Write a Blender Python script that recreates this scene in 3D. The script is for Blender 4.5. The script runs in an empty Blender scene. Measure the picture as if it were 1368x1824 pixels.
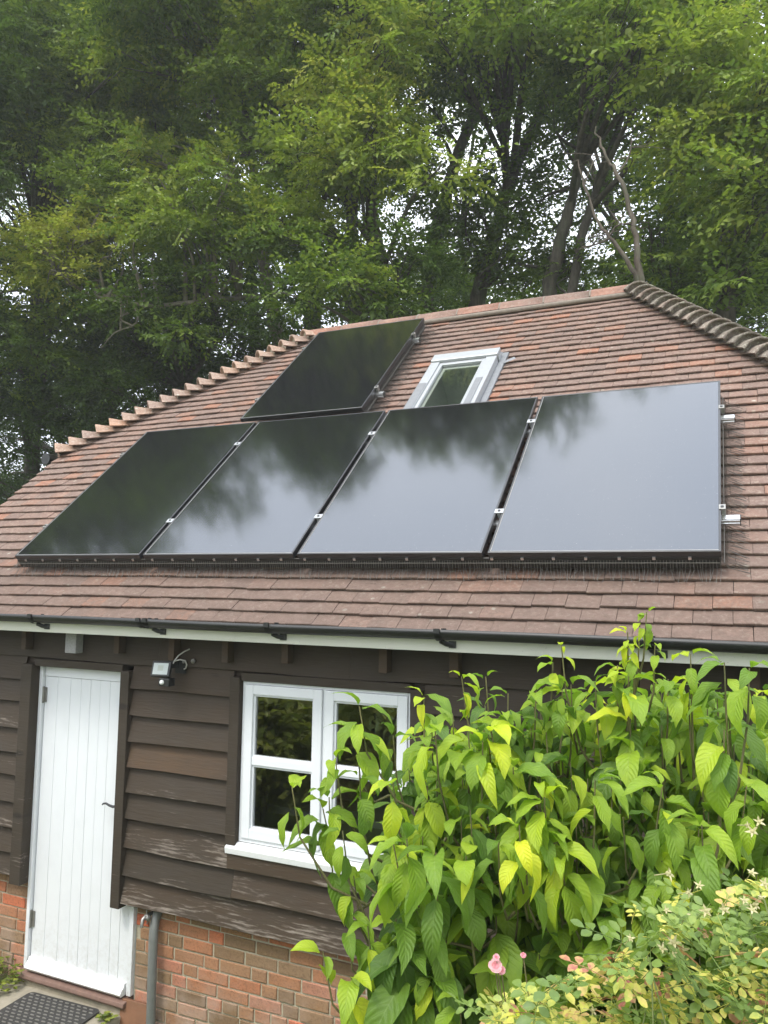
import bpy, math, random
import numpy as np
from mathutils import Vector, Matrix, Euler
random.seed(7); rng = np.random.default_rng(7)
C = bpy.context.scene.collection; S = bpy.context.scene

# ------------------------------------------------------------------ camera
CAM = np.array([4.6993, -3.9721, -.1969]); YAW, PITCH, ROLL, FPX = .42706, .09813, -.014016, 1386.2458
def _rot(a, b, c):
    ca, sa = math.cos(a), math.sin(a); cb, sb = math.cos(b), math.sin(b); cc, sc = math.cos(c), math.sin(c)
    return (np.array([[ca, -sa, 0], [sa, ca, 0], [0, 0, 1]]) @ np.array([[1, 0, 0], [0, cb, -sb], [0, sb, cb]])
            @ np.array([[cc, 0, sc], [0, 1, 0], [-sc, 0, cc]]))
RC = _rot(YAW, PITCH, ROLL)
cam = bpy.data.cameras.new('camera'); camo = bpy.data.objects.new('camera', cam); C.objects.link(camo)
cam.sensor_fit = 'VERTICAL'; cam.sensor_height = 36; cam.lens = FPX / 1824 * 36; cam.clip_start = .05; cam.clip_end = 500
m = Matrix.Identity(4)
for i in range(3):
    m[i][0] = RC[i, 0]; m[i][1] = RC[i, 2]; m[i][2] = -RC[i, 1]; m[i][3] = CAM[i]
camo.matrix_world = m; S.camera = camo

# ------------------------------------------------------------------ sky, sun, exposure
VEIL_DENSITY = .0024  # density of the added volume that imitates lens veil
SUN_EL, SUN_ROT = math.radians(58), math.radians(200)
w = bpy.data.worlds.new('World'); S.world = w; w.use_nodes = True
nt = w.node_tree; N_, L_ = nt.nodes, nt.links
bg = N_['Background']; bg.inputs['Strength'].default_value = .12
sky = N_.new('ShaderNodeTexSky'); sky.sky_type = 'NISHITA'; sky.sun_disc = False
sky.sun_elevation = SUN_EL; sky.sun_rotation = SUN_ROT; sky.dust_density = 3; sky.air_density = 1.2
tc = N_.new('ShaderNodeTexCoord')
nz = N_.new('ShaderNodeTexNoise'); nz.inputs['Scale'].default_value = 2.2; nz.inputs['Detail'].default_value = 5
rp = N_.new('ShaderNodeValToRGB')
rp.color_ramp.elements[0].position = .3; rp.color_ramp.elements[0].color = (.74, .81, .93, 1)
rp.color_ramp.elements[1].position = .7; rp.color_ramp.elements[1].color = (.95, .98, 1.03, 1)
mu = N_.new('ShaderNodeVectorMath'); mu.operation = 'SCALE'; mu.inputs['Scale'].default_value = 9.5
sxyz = N_.new('ShaderNodeSeparateXYZ'); L_.new(tc.outputs['Generated'], sxyz.inputs[0])   # overcast sky: zenith brighter than horizon
mr = N_.new('ShaderNodeMapRange'); mr.inputs['From Min'].default_value = 0; mr.inputs['From Max'].default_value = 1
mr.inputs['To Min'].default_value = 8.0; mr.inputs['To Max'].default_value = 19; L_.new(sxyz.outputs[2], mr.inputs['Value']); L_.new(mr.outputs[0], mu.inputs['Scale'])
mx = N_.new('ShaderNodeMix'); mx.data_type = 'RGBA'; mx.inputs['Factor'].default_value = .88
L_.new(tc.outputs['Generated'], nz.inputs['Vector']); L_.new(nz.outputs['Fac'], rp.inputs['Fac'])
L_.new(rp.outputs['Color'], mu.inputs[0]); L_.new(sky.outputs['Color'], mx.inputs['A']); L_.new(mu.outputs[0], mx.inputs['B'])
L_.new(mx.outputs['Result'], bg.inputs['Color'])
sl = bpy.data.lights.new('sun', 'SUN'); sl.energy = 1.5; sl.angle = math.radians(14); sl.color = (1, .96, .88)
so = bpy.data.objects.new('sun', sl); C.objects.link(so)
sdir = Vector((math.sin(SUN_ROT) * math.cos(SUN_EL), math.cos(SUN_ROT) * math.cos(SUN_EL), math.sin(SUN_EL)))
so.rotation_euler = sdir.to_track_quat('Z', 'Y').to_euler(); so.location = sdir * 60
S.view_settings.view_transform = 'Standard'; S.view_settings.look = 'None'; S.view_settings.gamma = 1
S.view_settings.use_curve_mapping = False; S.view_settings.exposure = .88
S.render.engine = 'CYCLES'; S.cycles.max_bounces = 7; S.cycles.transparent_max_bounces = 10

# ------------------------------------------------------------------ helpers
def ray(x, y):
    d = RC @ np.array([(x - 684) / FPX, 1, -(y - 912) / FPX]); return d
def at(x, y, Y):                                  # point of the vertical plane at depth Y seen at photo pixel x, y
    d = ray(x, y); return CAM + d / d[1] * (Y - CAM[1])
def dist(x, y, D):                                # point D metres ahead of the camera
    return CAM + ray(x, y) * D
def project(P):
    c = (np.asarray(P) - CAM) @ RC
    return 684 + FPX * c[..., 0] / c[..., 1], 912 - FPX * c[..., 2] / c[..., 1], c[..., 1]

class MB:
    def __init__(s): s.v = []; s.f = []; s.t = []; s.sm = []
    def add(s, vs, fs, tint=0., smooth=False):
        b = len(s.v); s.v.extend([tuple(v) for v in vs])
        for f in fs: s.f.append(tuple(i + b for i in f)); s.t.append(tint); s.sm.append(smooth)
    def box(s, a, b, tint=0., M=None):
        (x0, y0, z0), (x1, y1, z1) = a, b
        vs = [(x0, y0, z0), (x1, y0, z0), (x1, y1, z0), (x0, y1, z0), (x0, y0, z1), (x1, y0, z1), (x1, y1, z1), (x0, y1, z1)]
        if M is not None: vs = [M @ Vector(v) for v in vs]
        s.add(vs, [(0, 3, 2, 1), (4, 5, 6, 7), (0, 1, 5, 4), (1, 2, 6, 5), (2, 3, 7, 6), (3, 0, 4, 7)], tint)
        return s
    def prism(s, prof, x0, x1, axis='x', tint=0.):    # profile of (y, z) swept along x, counter-clockwise seen from +x
        n = len(prof)
        vs = [(x0, p[0], p[1]) for p in prof] + [(x1, p[0], p[1]) for p in prof]
        fs = [(i, (i + 1) % n, n + (i + 1) % n, n + i) for i in range(n)] + [tuple(range(n - 1, -1, -1)), tuple(range(n, 2 * n))]
        s.add(vs, fs, tint); return s
    def tube(s, pts, rad, n=8, tint=0., cap=True):
        pts = [Vector(p) for p in pts]; k = len(pts)
        if not hasattr(rad, '__len__'): rad = [rad] * k
        vs = []; ref = Vector((.3, .2, 1)).normalized()
        for i, p in enumerate(pts):
            t = (pts[min(i + 1, k - 1)] - pts[max(i - 1, 0)]).normalized()
            a = t.cross(ref)
            if a.length < .1: a = t.cross(Vector((1, 0, 0)))
            a.normalize(); b = t.cross(a)
            for j in range(n):
                an = 2 * math.pi * j / n; vs.append(p + (a * math.cos(an) + b * math.sin(an)) * rad[i])
        fs = [(i * n + j, i * n + (j + 1) % n, (i + 1) * n + (j + 1) % n, (i + 1) * n + j) for i in range(k - 1) for j in range(n)]
        s.add(vs, fs, tint, True)
        if cap: s.add(vs[:n], [tuple(range(n))], tint); s.add(vs[-n:], [tuple(range(n - 1, -1, -1))], tint)
        return s
    def disc(s, c, nrm, r, h, n=12, tint=0.):
        c = Vector(c); nn = Vector(nrm).normalized(); return s.tube([c, c + nn * h], r, n, tint)
    def ball(s, c, r, n=8, sc=(1, 1, 1), tint=0.):
        c = Vector(c); vs = []
        for i in range(1, n):
            th = math.pi * i / n
            for j in range(n):
                ph = 2 * math.pi * j / n
                vs.append(c + Vector((r * sc[0] * math.sin(th) * math.cos(ph), r * sc[1] * math.sin(th) * math.sin(ph), r * sc[2] * math.cos(th))))
        vs += [c + Vector((0, 0, r * sc[2])), c - Vector((0, 0, r * sc[2]))]; T = len(vs)
        fs = [(i * n + j, (i + 1) * n + j, (i + 1) * n + (j + 1) % n, i * n + (j + 1) % n) for i in range(n - 2) for j in range(n)]
        fs += [(T - 2, j, (j + 1) % n) for j in range(n)] + [(T - 1, (n - 2) * n + (j + 1) % n, (n - 2) * n + j) for j in range(n)]
        s.add(vs, fs, tint, True); return s
    def mesh(s, name, mat):
        me = bpy.data.meshes.new(name); me.from_pydata(s.v, [], s.f)
        me.polygons.foreach_set('use_smooth', s.sm)
        if any(s.t):
            a = me.attributes.new('tint', 'FLOAT', 'FACE'); a.data.foreach_set('value', s.t)
        if mat: me.materials.append(mat)
        me.update(); return me
    def build(s, name, mat, parent=None, bevel=0., kind=None, label=None):
        return place(name, s.mesh(name, mat), parent, bevel=bevel, kind=kind, label=label)
def place(name, me, parent=None, M=None, bevel=0., kind=None, label=None, col=None):
    o = bpy.data.objects.new(name, me); C.objects.link(o)
    if parent is not None:
        o.parent = parent
        if parent.type == 'EMPTY' and parent.get('world_parts'):
            o.matrix_parent_inverse = Matrix.Translation(-parent.location)
    if M is not None: o.matrix_basis = M
    if bevel:
        b = o.modifiers.new('bevel', 'BEVEL'); b.width = bevel; b.segments = 2; b.limit_method = 'ANGLE'; b.angle_limit = math.radians(40)
    if kind: o['kind'] = kind
    if label: o['label'] = label
    if col: o.color = col
    return o
def tag(o, label=None, cat=None, group=None, kind=None):
    for k, v in (('label', label), ('category', cat), ('group', group), ('kind', kind)):
        if v: o[k] = v
    return o
def empty(name, loc, label=None, cat=None, group=None, M=None, world_parts=True):
    o = bpy.data.objects.new(name, None); C.objects.link(o); o.empty_display_size = .2
    if M is not None: o.matrix_basis = M
    else:
        o.location = loc
        if world_parts: o['world_parts'] = 1
    return tag(o, label, cat, group)
def copy_tree(o, parent=None):
    c = o.copy(); C.objects.link(c)
    if parent is not None: c.parent = parent
    for ch in list(o.children): copy_tree(ch, c)
    return c
def np_mesh(name, V, F, mat, tint=None, smooth=False):
    me = bpy.data.meshes.new(name); nv, nf = len(V), len(F); k = F.shape[1]
    me.vertices.add(nv); me.vertices.foreach_set('co', np.ascontiguousarray(V, dtype=np.float32).ravel())
    me.loops.add(nf * k); me.loops.foreach_set('vertex_index', F.ravel().astype(np.int32))
    me.polygons.add(nf); me.polygons.foreach_set('loop_start', np.arange(0, nf * k, k, dtype=np.int32))
    if smooth: me.polygons.foreach_set('use_smooth', np.ones(nf, dtype=bool))
    if tint is not None:
        a = me.attributes.new('tint', 'FLOAT', 'FACE'); a.data.foreach_set('value', tint.astype(np.float32))
    me.materials.append(mat); me.update(calc_edges=True); return me

# ------------------------------------------------------------------ materials
class NT:
    def __init__(s, name):
        s.m = bpy.data.materials.new(name); s.m.use_nodes = True; s.t = s.m.node_tree; s.n = s.t.nodes; s.l = s.t.links
        s.p = s.n['Principled BSDF']; s.out = s.n['Material Output']; s._tc = None
    def new(s, ty, **kw):
        n = s.n.new('ShaderNode' + ty)
        for k, v in kw.items(): setattr(n, k, v)
        return n
    def coord(s, kind='Object', scale=(1, 1, 1)):
        if s._tc is None: s._tc = s.new('TexCoord')
        mp = s.new('Mapping'); mp.inputs['Scale'].default_value = scale
        s.l.new(s._tc.outputs[kind], mp.inputs['Vector']); return mp.outputs[0]
    def world(s, scale=(1, 1, 1)):
        g = s.new('NewGeometry'); mp = s.new('Mapping'); mp.inputs['Scale'].default_value = scale
        s.l.new(g.outputs['Position'], mp.inputs['Vector']); return mp.outputs[0]
    def noise(s, vec, scale, detail=4, rough=.6, dist=0.):
        n = s.new('TexNoise'); n.inputs['Scale'].default_value = scale; n.inputs['Detail'].default_value = detail
        n.inputs['Roughness'].default_value = rough; n.inputs['Distortion'].default_value = dist
        s.l.new(vec, n.inputs['Vector']); return n.outputs['Fac']
    def ramp(s, fac, stops):
        r = s.new('ValToRGB'); e = r.color_ramp.elements
        while len(e) < len(stops): e.new(.5)
        for el, (p, c) in zip(e, stops):
            el.position = p; el.color = (*c, 1) if hasattr(c, '__len__') else (c, c, c, 1)
        if fac is not None: s.l.new(fac, r.inputs['Fac'])
        return r.outputs['Color']
    def mix(s, f, a, b, mode='MIX'):
        n = s.new('Mix', data_type='RGBA', blend_type=mode)
        for k, v in (('Factor', f), ('A', a), ('B', b)):
            i = n.inputs[k] if k == 'Factor' else [q for q in n.inputs if q.name == k and q.type == 'RGBA'][0]
            if isinstance(v, (int, float)): i.default_value = v
            elif isinstance(v, tuple): i.default_value = (*v, 1)
            else: s.l.new(v, i)
        return [q for q in n.outputs if q.type == 'RGBA'][0]
    def math(s, op, a, b=0., clamp=False):
        n = s.new('Math', operation=op); n.use_clamp = clamp
        for i, v in enumerate((a, b)):
            if isinstance(v, (int, float)): n.inputs[i].default_value = v
            else: s.l.new(v, n.inputs[i])
        return n.outputs[0]
    def bump(s, h, strength=.3, dist=.01):
        b = s.new('Bump'); b.inputs['Strength'].default_value = strength; b.inputs['Distance'].default_value = dist
        s.l.new(h, b.inputs['Height']); s.l.new(b.outputs[0], s.p.inputs['Normal'])
    def set(s, **kw):
        for k, v in kw.items():
            i = s.p.inputs[k.replace('_', ' ')]
            if isinstance(v, (int, float)): i.default_value = v
            elif isinstance(v, tuple): i.default_value = (*v, 1) if len(v) == 3 else v
            else: s.l.new(v, i)
        return s
    def rnd(s):                                   # one random number per piece: object random + face tint
        oi = s.new('ObjectInfo'); at_ = s.new('Attribute', attribute_name='tint')
        return s.math('FRACT', s.math('ADD', oi.outputs['Random'], at_.outputs['Fac']))
def simple(name, col, rough=.6, metal=0., var=.15, scale=20, bump=.0, spec=.5):
    t = NT(name); f = t.noise(t.world(), scale, 5)
    c = t.mix(f, tuple(x * (1 - var) for x in col), tuple(min(1, x * (1 + var)) for x in col))
    t.set(Base_Color=c, Roughness=rough, Metallic=metal, Specular_IOR_Level=spec)
    if bump: t.bump(f, bump, .004)
    return t.m

def mat_tile(name, stops, lich, lamt):
    t = NT(name); r = t.rnd()
    base = t.ramp(r, stops)
    wp = t.world()
    f1 = t.noise(wp, 9, 6, .65); f2 = t.noise(wp, 46, 6, .7, .6); f3 = t.noise(wp, 180, 3)
    c = t.mix(t.ramp(f1, [(.3, 0.), (.75, .55)]), base, (.10, .072, .06))
    c = t.mix(t.ramp(f2, [(.52, 0.), (.66, lamt)]), c, lich)
    c = t.mix(t.ramp(f2, [(.3, .55), (.44, 0.)]), c, (.06, .045, .04))
    c = t.mix(t.ramp(f3, [(.6, 0.), (.75, .25)]), c, (.35, .31, .27))
    wn = t.noise(wp, 2.6, 4, .6); 
    c = t.mix(t.ramp(wn, [(.42, 0.), (.7, .3)]), c, (.15, .115, .10))
    vo = t.new('TexVoronoi'); vo.inputs['Scale'].default_value = 9; t.l.new(wp, vo.inputs['Vector'])      # lichen rosettes
    spot = t.math('MULTIPLY', t.ramp(t.math('ADD', vo.outputs['Distance'], t.math('MULTIPLY', f2, .25)), [(.20, 1.), (.27, 0.)]), t.ramp(t.noise(wp, 1.7, 3), [(.48, 0.), (.6, .8)]))
    c = t.mix(spot, c, (.40, .38, .31))
    sz = t.new('SeparateXYZ'); t.l.new(wp, sz.inputs[0]); ez = t.new('MapRange'); ez.inputs['From Min'].default_value = .25; ez.inputs['From Max'].default_value = -.35
    t.l.new(sz.outputs[2], ez.inputs['Value']); al = t.noise(wp, 22, 5, .7, 1.)      # algae and damp staining towards the eave
    c = t.mix(t.math('MULTIPLY', ez.outputs[0], t.ramp(al, [(.36, .35), (.62, .88)])), c, (.115, .08, .062))
    t.set(Base_Color=c, Roughness=.88, Specular_IOR_Level=.3); t.bump(t.math('ADD', f2, f3), .5, .004); return t.m
TILE = mat_tile('clay_tile', [(0, (.185, .120, .097)), (.3, (.23, .147, .114)), (.55, (.20, .133, .108)), (.84, (.255, .153, .115)), (.94, (.29, .145, .095)), (1, (.34, .145, .085))], (.34, .28, .22), .6)
BONNET = mat_tile('pale_clay_bonnet', [(0, (.34, .235, .185)), (.5, (.40, .27, .20)), (.85, (.44, .285, .20)), (1, (.5, .26, .16))], (.50, .45, .37), .6)
MOSSB = mat_tile('lichened_bonnet', [(0, (.16, .14, .11)), (.5, (.20, .165, .13)), (1, (.24, .18, .14))], (.42, .41, .32), .8)
RIDGE = mat_tile('ridge_clay', [(0, (.24, .16, .125)), (.4, (.30, .175, .13)), (.8, (.34, .16, .105)), (1, (.42, .18, .11))], (.33, .30, .24), .5)

def mat_wood():
    t = NT('dark_stained_timber'); oi = t.new('ObjectInfo'); sp = t.new('SeparateColor'); t.l.new(oi.outputs['Color'], sp.inputs[0])
    wth, tone, off = sp.outputs[0], sp.outputs[1], sp.outputs[2]
    g = t.new('NewGeometry'); ad = t.new('VectorMath', operation='ADD'); cb = t.new('CombineXYZ')
    t.l.new(t.math('MULTIPLY', off, 37.), cb.inputs[0]); t.l.new(t.math('MULTIPLY', off, 11.), cb.inputs[2])
    t.l.new(g.outputs['Position'], ad.inputs[0]); t.l.new(cb.outputs[0], ad.inputs[1])
    def mp(sc):
        q = t.new('Mapping'); q.inputs['Scale'].default_value = sc; t.l.new(ad.outputs[0], q.inputs['Vector']); return q.outputs[0]
    blot = t.noise(mp((1.2, 1, 4)), 2.2, 4)
    wv = t.new('TexWave', wave_type='BANDS', bands_direction='Z'); wv.inputs['Scale'].default_value = 13
    wv.inputs['Distortion'].default_value = 9; wv.inputs['Detail'].default_value = 3; wv.inputs['Detail Scale'].default_value = 1.2
    t.l.new(mp((.32, 1, 1)), wv.inputs['Vector'])
    fib = t.noise(mp((4, 40, 70)), 2.2, 6, .7)
    base = t.mix(tone, (.034, .026, .017), (.088, .052, .028))
    base = t.mix(t.ramp(blot, [(.35, 0.), (.7, .5)]), base, (.044, .036, .028))
    base = t.mix(t.ramp(fib, [(.4, 0.), (.8, .35)]), base, (.075, .062, .049))
    base = t.mix(t.math('MULTIPLY', t.ramp(wv.outputs['Fac'], [(.35, 0.), (.5, .3), (.65, 0.)]), .6), base, (.022, .018, .014))
    vk = t.new('TexVoronoi'); vk.inputs['Scale'].default_value = 1.; t.l.new(mp((1.7, 0., 4.2)), vk.inputs['Vector'])
    base = t.mix(t.ramp(vk.outputs['Distance'], [(.05, .8), (.11, 0.)]), base, (.016, .012, .009))      # knots
    patch = t.noise(mp((1.1, 1, 5)), 2.0, 5, .65)
    k = t.math('ADD', t.math('MULTIPLY', patch, .72), t.math('MULTIPLY', wv.outputs['Fac'], .10))
    gz_ = t.new('SeparateXYZ'); t.l.new(t.coord('Generated'), gz_.inputs[0])
    k = t.math('ADD', k, t.math('MULTIPLY', fib, .44)); k = t.math('ADD', k, t.math('MULTIPLY', wth, .26))
    k = t.math('SUBTRACT', k, t.math('MULTIPLY', gz_.outputs[2], .16))
    fl = t.ramp(k, [(.77, 0.), (.92, .75)])
    c = t.mix(fl, base, t.mix(fib, (.20, .16, .125), (.40, .345, .295)))
    t.set(Base_Color=c, Roughness=.72, Specular_IOR_Level=.35)
    t.bump(t.math('ADD', t.math('MULTIPLY', wv.outputs['Fac'], .18), fib), .4, .004); return t.m
WOOD = mat_wood()

def mat_white(name, col, dirt=.25):
    t = NT(name); wp = t.world(); f = t.noise(wp, 7, 6); g = t.noise(t.world((60, 60, 3)), 3, 4); h = t.noise(wp, 90, 3)
    sz = t.new('SeparateXYZ'); t.l.new(wp, sz.inputs[0]); lo = t.new('MapRange'); lo.inputs['From Min'].default_value = -2.3; lo.inputs['From Max'].default_value = -2.75; t.l.new(sz.outputs[2], lo.inputs['Value'])
    c = t.mix(t.ramp(f, [(.5, 0.), (.85, dirt)]), col, tuple(x * .8 for x in col))
    c = t.mix(t.ramp(g, [(.62, 0.), (.8, dirt)]), c, (.55, .54, .50))
    c = t.mix(t.ramp(h, [(.70, 0.), (.76, dirt * 1.6)]), c, (.36, .32, .27))
    c = t.mix(t.math('MULTIPLY', lo.outputs[0], t.ramp(t.noise(wp, 30, 6, .7), [(.45, 0.), (.75, .5)])), c, (.42, .38, .31))   # mud splash
    t.set(Base_Color=c, Roughness=.45); t.bump(t.math('ADD', h, g), .12, .002); return t.m
WHITE = mat_white('white_gloss_paint', (.74, .755, .77)); CREAM = mat_white('cream_fascia_paint', (.70, .69, .60), .5)
FLAKED = mat_white('flaking_white_paint', (.78, .78, .77), .8)

def mat_brick():
    t = NT('stock_brick'); oi = t.new('ObjectInfo'); wp = t.world()
    r = t.rnd()
    base = t.ramp(r, [(0, (.20, .125, .07)), (.22, (.30, .185, .10)), (.42, (.44, .18, .09)), (.60, (.27, .185, .11)), (.76, (.52, .175, .085)), (.90, (.60, .145, .07)), (1, (.34, .245, .175))])
    f1 = t.noise(wp, 14, 6, .7); f2 = t.noise(wp, 75, 5, .7)
    c = t.mix(t.ramp(f1, [(.4, 0.), (.72, .4)]), base, (.20, .135, .085))
    c = t.mix(t.ramp(f2, [(.35, .5), (.5, 0.)]), c, (.12, .07, .045))
    c = t.mix(t.ramp(f2, [(.6, 0.), (.75, .45)]), c, (.45, .33, .25))
    lo = t.new('MapRange'); lo.inputs['From Min'].default_value = -2.35; lo.inputs['From Max'].default_value = -2.8
    sx = t.new('SeparateXYZ'); t.l.new(wp, sx.inputs[0]); t.l.new(sx.outputs[2], lo.inputs['Value'])
    bl = t.math('MULTIPLY', lo.outputs[0], t.ramp(t.noise(wp, 5, 4), [(.4, 0.), (.65, .7)]))
    c = t.mix(bl, c, (.46, .35, .29))
    t.set(Base_Color=c, Roughness=.9, Specular_IOR_Level=.25); t.bump(t.math('ADD', f1, f2), .5, .004); return t.m
BRICK = mat_brick()
MORTAR = simple('sandy_mortar', (.42, .37, .275), .95, var=.35, scale=60, bump=.5)
MORTARD = simple('weathered_mortar', (.22, .185, .15), .95, var=.4, scale=40, bump=.5)
PLASTIC = simple('black_gutter_plastic', (.018, .018, .017), .42, var=.35, scale=14)
FRAMEB = simple('black_anodised_frame', (.022, .022, .024), .32, 0, spec=.7)
ALU = simple('bright_aluminium', (.72, .72, .72), .3, 1., var=.1)
VELUX = simple('grey_coated_aluminium', (.40, .41, .42), .42, .35, var=.12, scale=30)
VELUXD = simple('lead_grey_flashing', (.22, .225, .235), .5, .4, var=.2, scale=30)
STEEL = simple('dull_steel', (.30, .29, .27), .45, .8, var=.3)
WIRE = simple('dull_grey_wire', (.15, .14, .125), .5, .5, var=.2)
PIPE = simple('grey_waste_pipe', (.165, .17, .16), .5, var=.18, scale=30)
CONC = simple('worn_concrete', (.30, .265, .20), .95, var=.45, scale=16, bump=.6)
SILLT = simple('quarry_tile_red', (.20, .12, .092), .75, var=.35, scale=24, bump=.3)
SLAB = simple('brown_stained_board', (.20, .095, .05), .7, var=.45, scale=8, bump=.2)
RUBBER = simple('black_rubber', (.035, .033, .03), .7, var=.3, scale=50, bump=.2)
RUBRIB = simple('pale_rubber_rib', (.18, .17, .15), .6, var=.3, scale=60)  # ribs a paler grey than the base
LAMPB = simple('black_lamp_casing', (.02, .02, .02), .4)
LENS = simple('frosted_lamp_lens', (.50, .54, .52), .3, var=.04, scale=9)
SENSOR = simple('white_sensor_dome', (.82, .82, .80), .3, var=.02)
CABLE = simple('pale_cable', (.42, .40, .36), .5, var=.1)
TAPE = simple('grey_cloth_tape', (.34, .33, .33), .7, var=.5, scale=70, bump=.5)
ROOM = simple('plain_room_paint', (.34, .32, .28), .8, var=.08, scale=4)
ROOMD = simple('dark_room_boards', (.36, .33, .28), .8, var=.2, scale=6)
WICKER = simple('brown_wicker', (.55, .38, .22), .8, var=.6, scale=60, bump=.6)
GREYT = simple('pale_grey_worktop', (.6, .63, .66), .5, var=.05)
MINT = simple('pale_window_lining', (.66, .70, .665), .5, var=.04)
DECK = simple('roof_underlay', (.05, .045, .04), .9)
def mat_panel():
    t = NT('solar_glass'); oc = t.coord('Object')
    sx = t.new('SeparateXYZ'); t.l.new(oc, sx.inputs[0])
    def line(o, per, wd):
        fr = t.math('FRACT', t.math('MULTIPLY', o, 1 / per)); return t.math('LESS_THAN', fr, wd)
    ln = t.math('MAXIMUM', line(sx.outputs[0], 1.098 / 6, .012), line(sx.outputs[1], 1.692 / 18, .02))
    fine = t.noise(t.world(), 120, 3); sp = t.noise(t.world((1, 1, 1)), 210, 1)
    c = t.mix(ln, (.010, .010, .0115), (.022, .022, .024))
    c = t.mix(t.ramp(sp, [(.775, 0.), (.81, .7)]), c, (.5, .5, .48))
    sm = t.noise(t.world((1, 1, 1)), 3.5, 5, .6)
    rr = t.new('MapRange'); rr.inputs['To Min'].default_value = .055; rr.inputs['To Max'].default_value = .10; t.l.new(sm, rr.inputs['Value'])
    t.set(Base_Color=c, Roughness=rr.outputs[0], IOR=2.08, Specular_Tint=(.88, .93, 1.0)); return t.m
PANEL = mat_panel()
def mat_glass(name, tint=(1, 1, 1), ior=1.5, body=None):
    t = NT(name); t.n.remove(t.p)
    fr = t.new('Fresnel'); fr.inputs['IOR'].default_value = ior
    tr = t.new('BsdfTransparent'); tr.inputs['Color'].default_value = (*tint, 1)
    gl = t.new('BsdfGlossy'); gl.inputs['Roughness'].default_value = .01
    mx_ = t.new('MixShader'); t.l.new(fr.outputs[0], mx_.inputs[0]); t.l.new(tr.outputs[0], mx_.inputs[1]); t.l.new(gl.outputs[0], mx_.inputs[2])
    t.l.new(mx_.outputs[0], t.out.inputs['Surface']); return t.m
GLASS = mat_glass('window_glass', (.95, .97, .95), 3.4)
SKYGLASS = mat_glass('roof_window_glass', (.93, .97, .945), 2.5)

def mat_leaf(name, stops, trans=.35, rough=.45, vein=False, spec=.4, sat=1.):
    t = NT(name); r_ = t.new('Attribute', attribute_name='tint').outputs['Fac']; oi = t.new('ObjectInfo'); wp = t.world()
    f = t.noise(wp, 24, 4)
    r = t.math('ADD', r_, t.math('MULTIPLY', t.math('SUBTRACT', f, .5), .3))
    if vein: r = t.math('ADD', r, t.math('MULTIPLY', t.math('SUBTRACT', oi.outputs['Random'], .5), .22))
    c = t.ramp(r, stops)
    if vein:                                       # leaf coordinates: uv x across, y along
        uv = t.new('UVMap'); sx = t.new('SeparateXYZ'); t.l.new(uv.outputs[0], sx.inputs[0])
        ax = t.math('ABSOLUTE', sx.outputs[0])
        k = t.math('ADD', t.math('SUBTRACT', sx.outputs[1], t.math('MULTIPLY', ax, .28)), t.math('MULTIPLY', t.noise(wp, 40, 2), .05))
        sv = t.math('SINE', t.math('MULTIPLY', k, 58.)); 
        side = t.ramp(sv, [(.90, 0.), (1., .28)])
        mid = t.math('LESS_THAN', ax, .035)
        v = t.math('MAXIMUM', side, t.math('MULTIPLY', mid, .8))
        c = t.mix(t.math('MULTIPLY', v, .5), c, t.mix(.5, c, (.36, .46, .16)))
        sp_ = t.ramp(t.noise(wp, 60, 5, .7), [(.70, 0.), (.76, .8)])
        c = t.mix(t.math('MULTIPLY', sp_, t.ramp(t.noise(wp, 5, 2), [(.55, 0.), (.62, 1.)])), c, (.20, .10, .035))
        h = t.math('SUBTRACT', t.math('ADD', t.math('MULTIPLY', t.noise(wp, 70, 4), .9), t.math('MULTIPLY', t.math('COSINE', t.math('MULTIPLY', k, 58.)), -.35)), v)
        t.bump(h, .55, .004)
    t.set(Base_Color=c, Roughness=rough, Specular_IOR_Level=spec)
    tl = t.new('BsdfTranslucent'); t.l.new(t.mix(.5, c, t.mix(1., c, (1., 1.25, .35), 'MULTIPLY')), tl.inputs['Color'])
    ms = t.new('MixShader'); ms.inputs[0].default_value = trans
    t.l.new(t.p.outputs[0], ms.inputs[1]); t.l.new(tl.outputs[0], ms.inputs[2]); t.l.new(ms.outputs[0], t.out.inputs['Surface'])
    return t.m
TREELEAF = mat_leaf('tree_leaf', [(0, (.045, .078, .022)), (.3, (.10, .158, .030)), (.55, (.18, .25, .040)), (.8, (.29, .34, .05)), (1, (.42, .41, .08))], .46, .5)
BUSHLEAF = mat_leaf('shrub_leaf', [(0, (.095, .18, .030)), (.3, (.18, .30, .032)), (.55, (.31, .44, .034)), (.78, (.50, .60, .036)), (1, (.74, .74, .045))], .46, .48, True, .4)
ROSELEAF = mat_leaf('rose_leaf', [(0, (.13, .20, .05)), (.35, (.22, .31, .07)), (.5, (.30, .36, .08)), (.68, (.58, .55, .11)), (.82, (.60, .42, .16)), (1, (.42, .15, .12))], .35, .45)
WEEDLEAF = mat_leaf('weed_leaf', [(0, (.10, .15, .025)), (1, (.30, .33, .05))], .35, .5)
PETAL = mat_leaf('pink_petal', [(0, (.78, .30, .38)), (1, (.88, .55, .58))], .3, .5)
CALYX = mat_leaf('dry_calyx', [(0, (.46, .42, .20)), (1, (.66, .60, .36))], .3, .6)
def mat_bark(name, a, b, sc=14):
    t = NT(name); f = t.noise(t.world((1, 1, .22)), sc, 6, .7); g = t.noise(t.world(), 4, 4)
    c = t.mix(t.ramp(f, [(.3, 0.), (.7, 1.)]), a, b); c = t.mix(t.ramp(g, [(.5, 0.), (.7, .5)]), c, (.08, .10, .05))
    t.set(Base_Color=c, Roughness=.9, Specular_IOR_Level=.2); t.bump(f, .7, .02); return t.m
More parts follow.
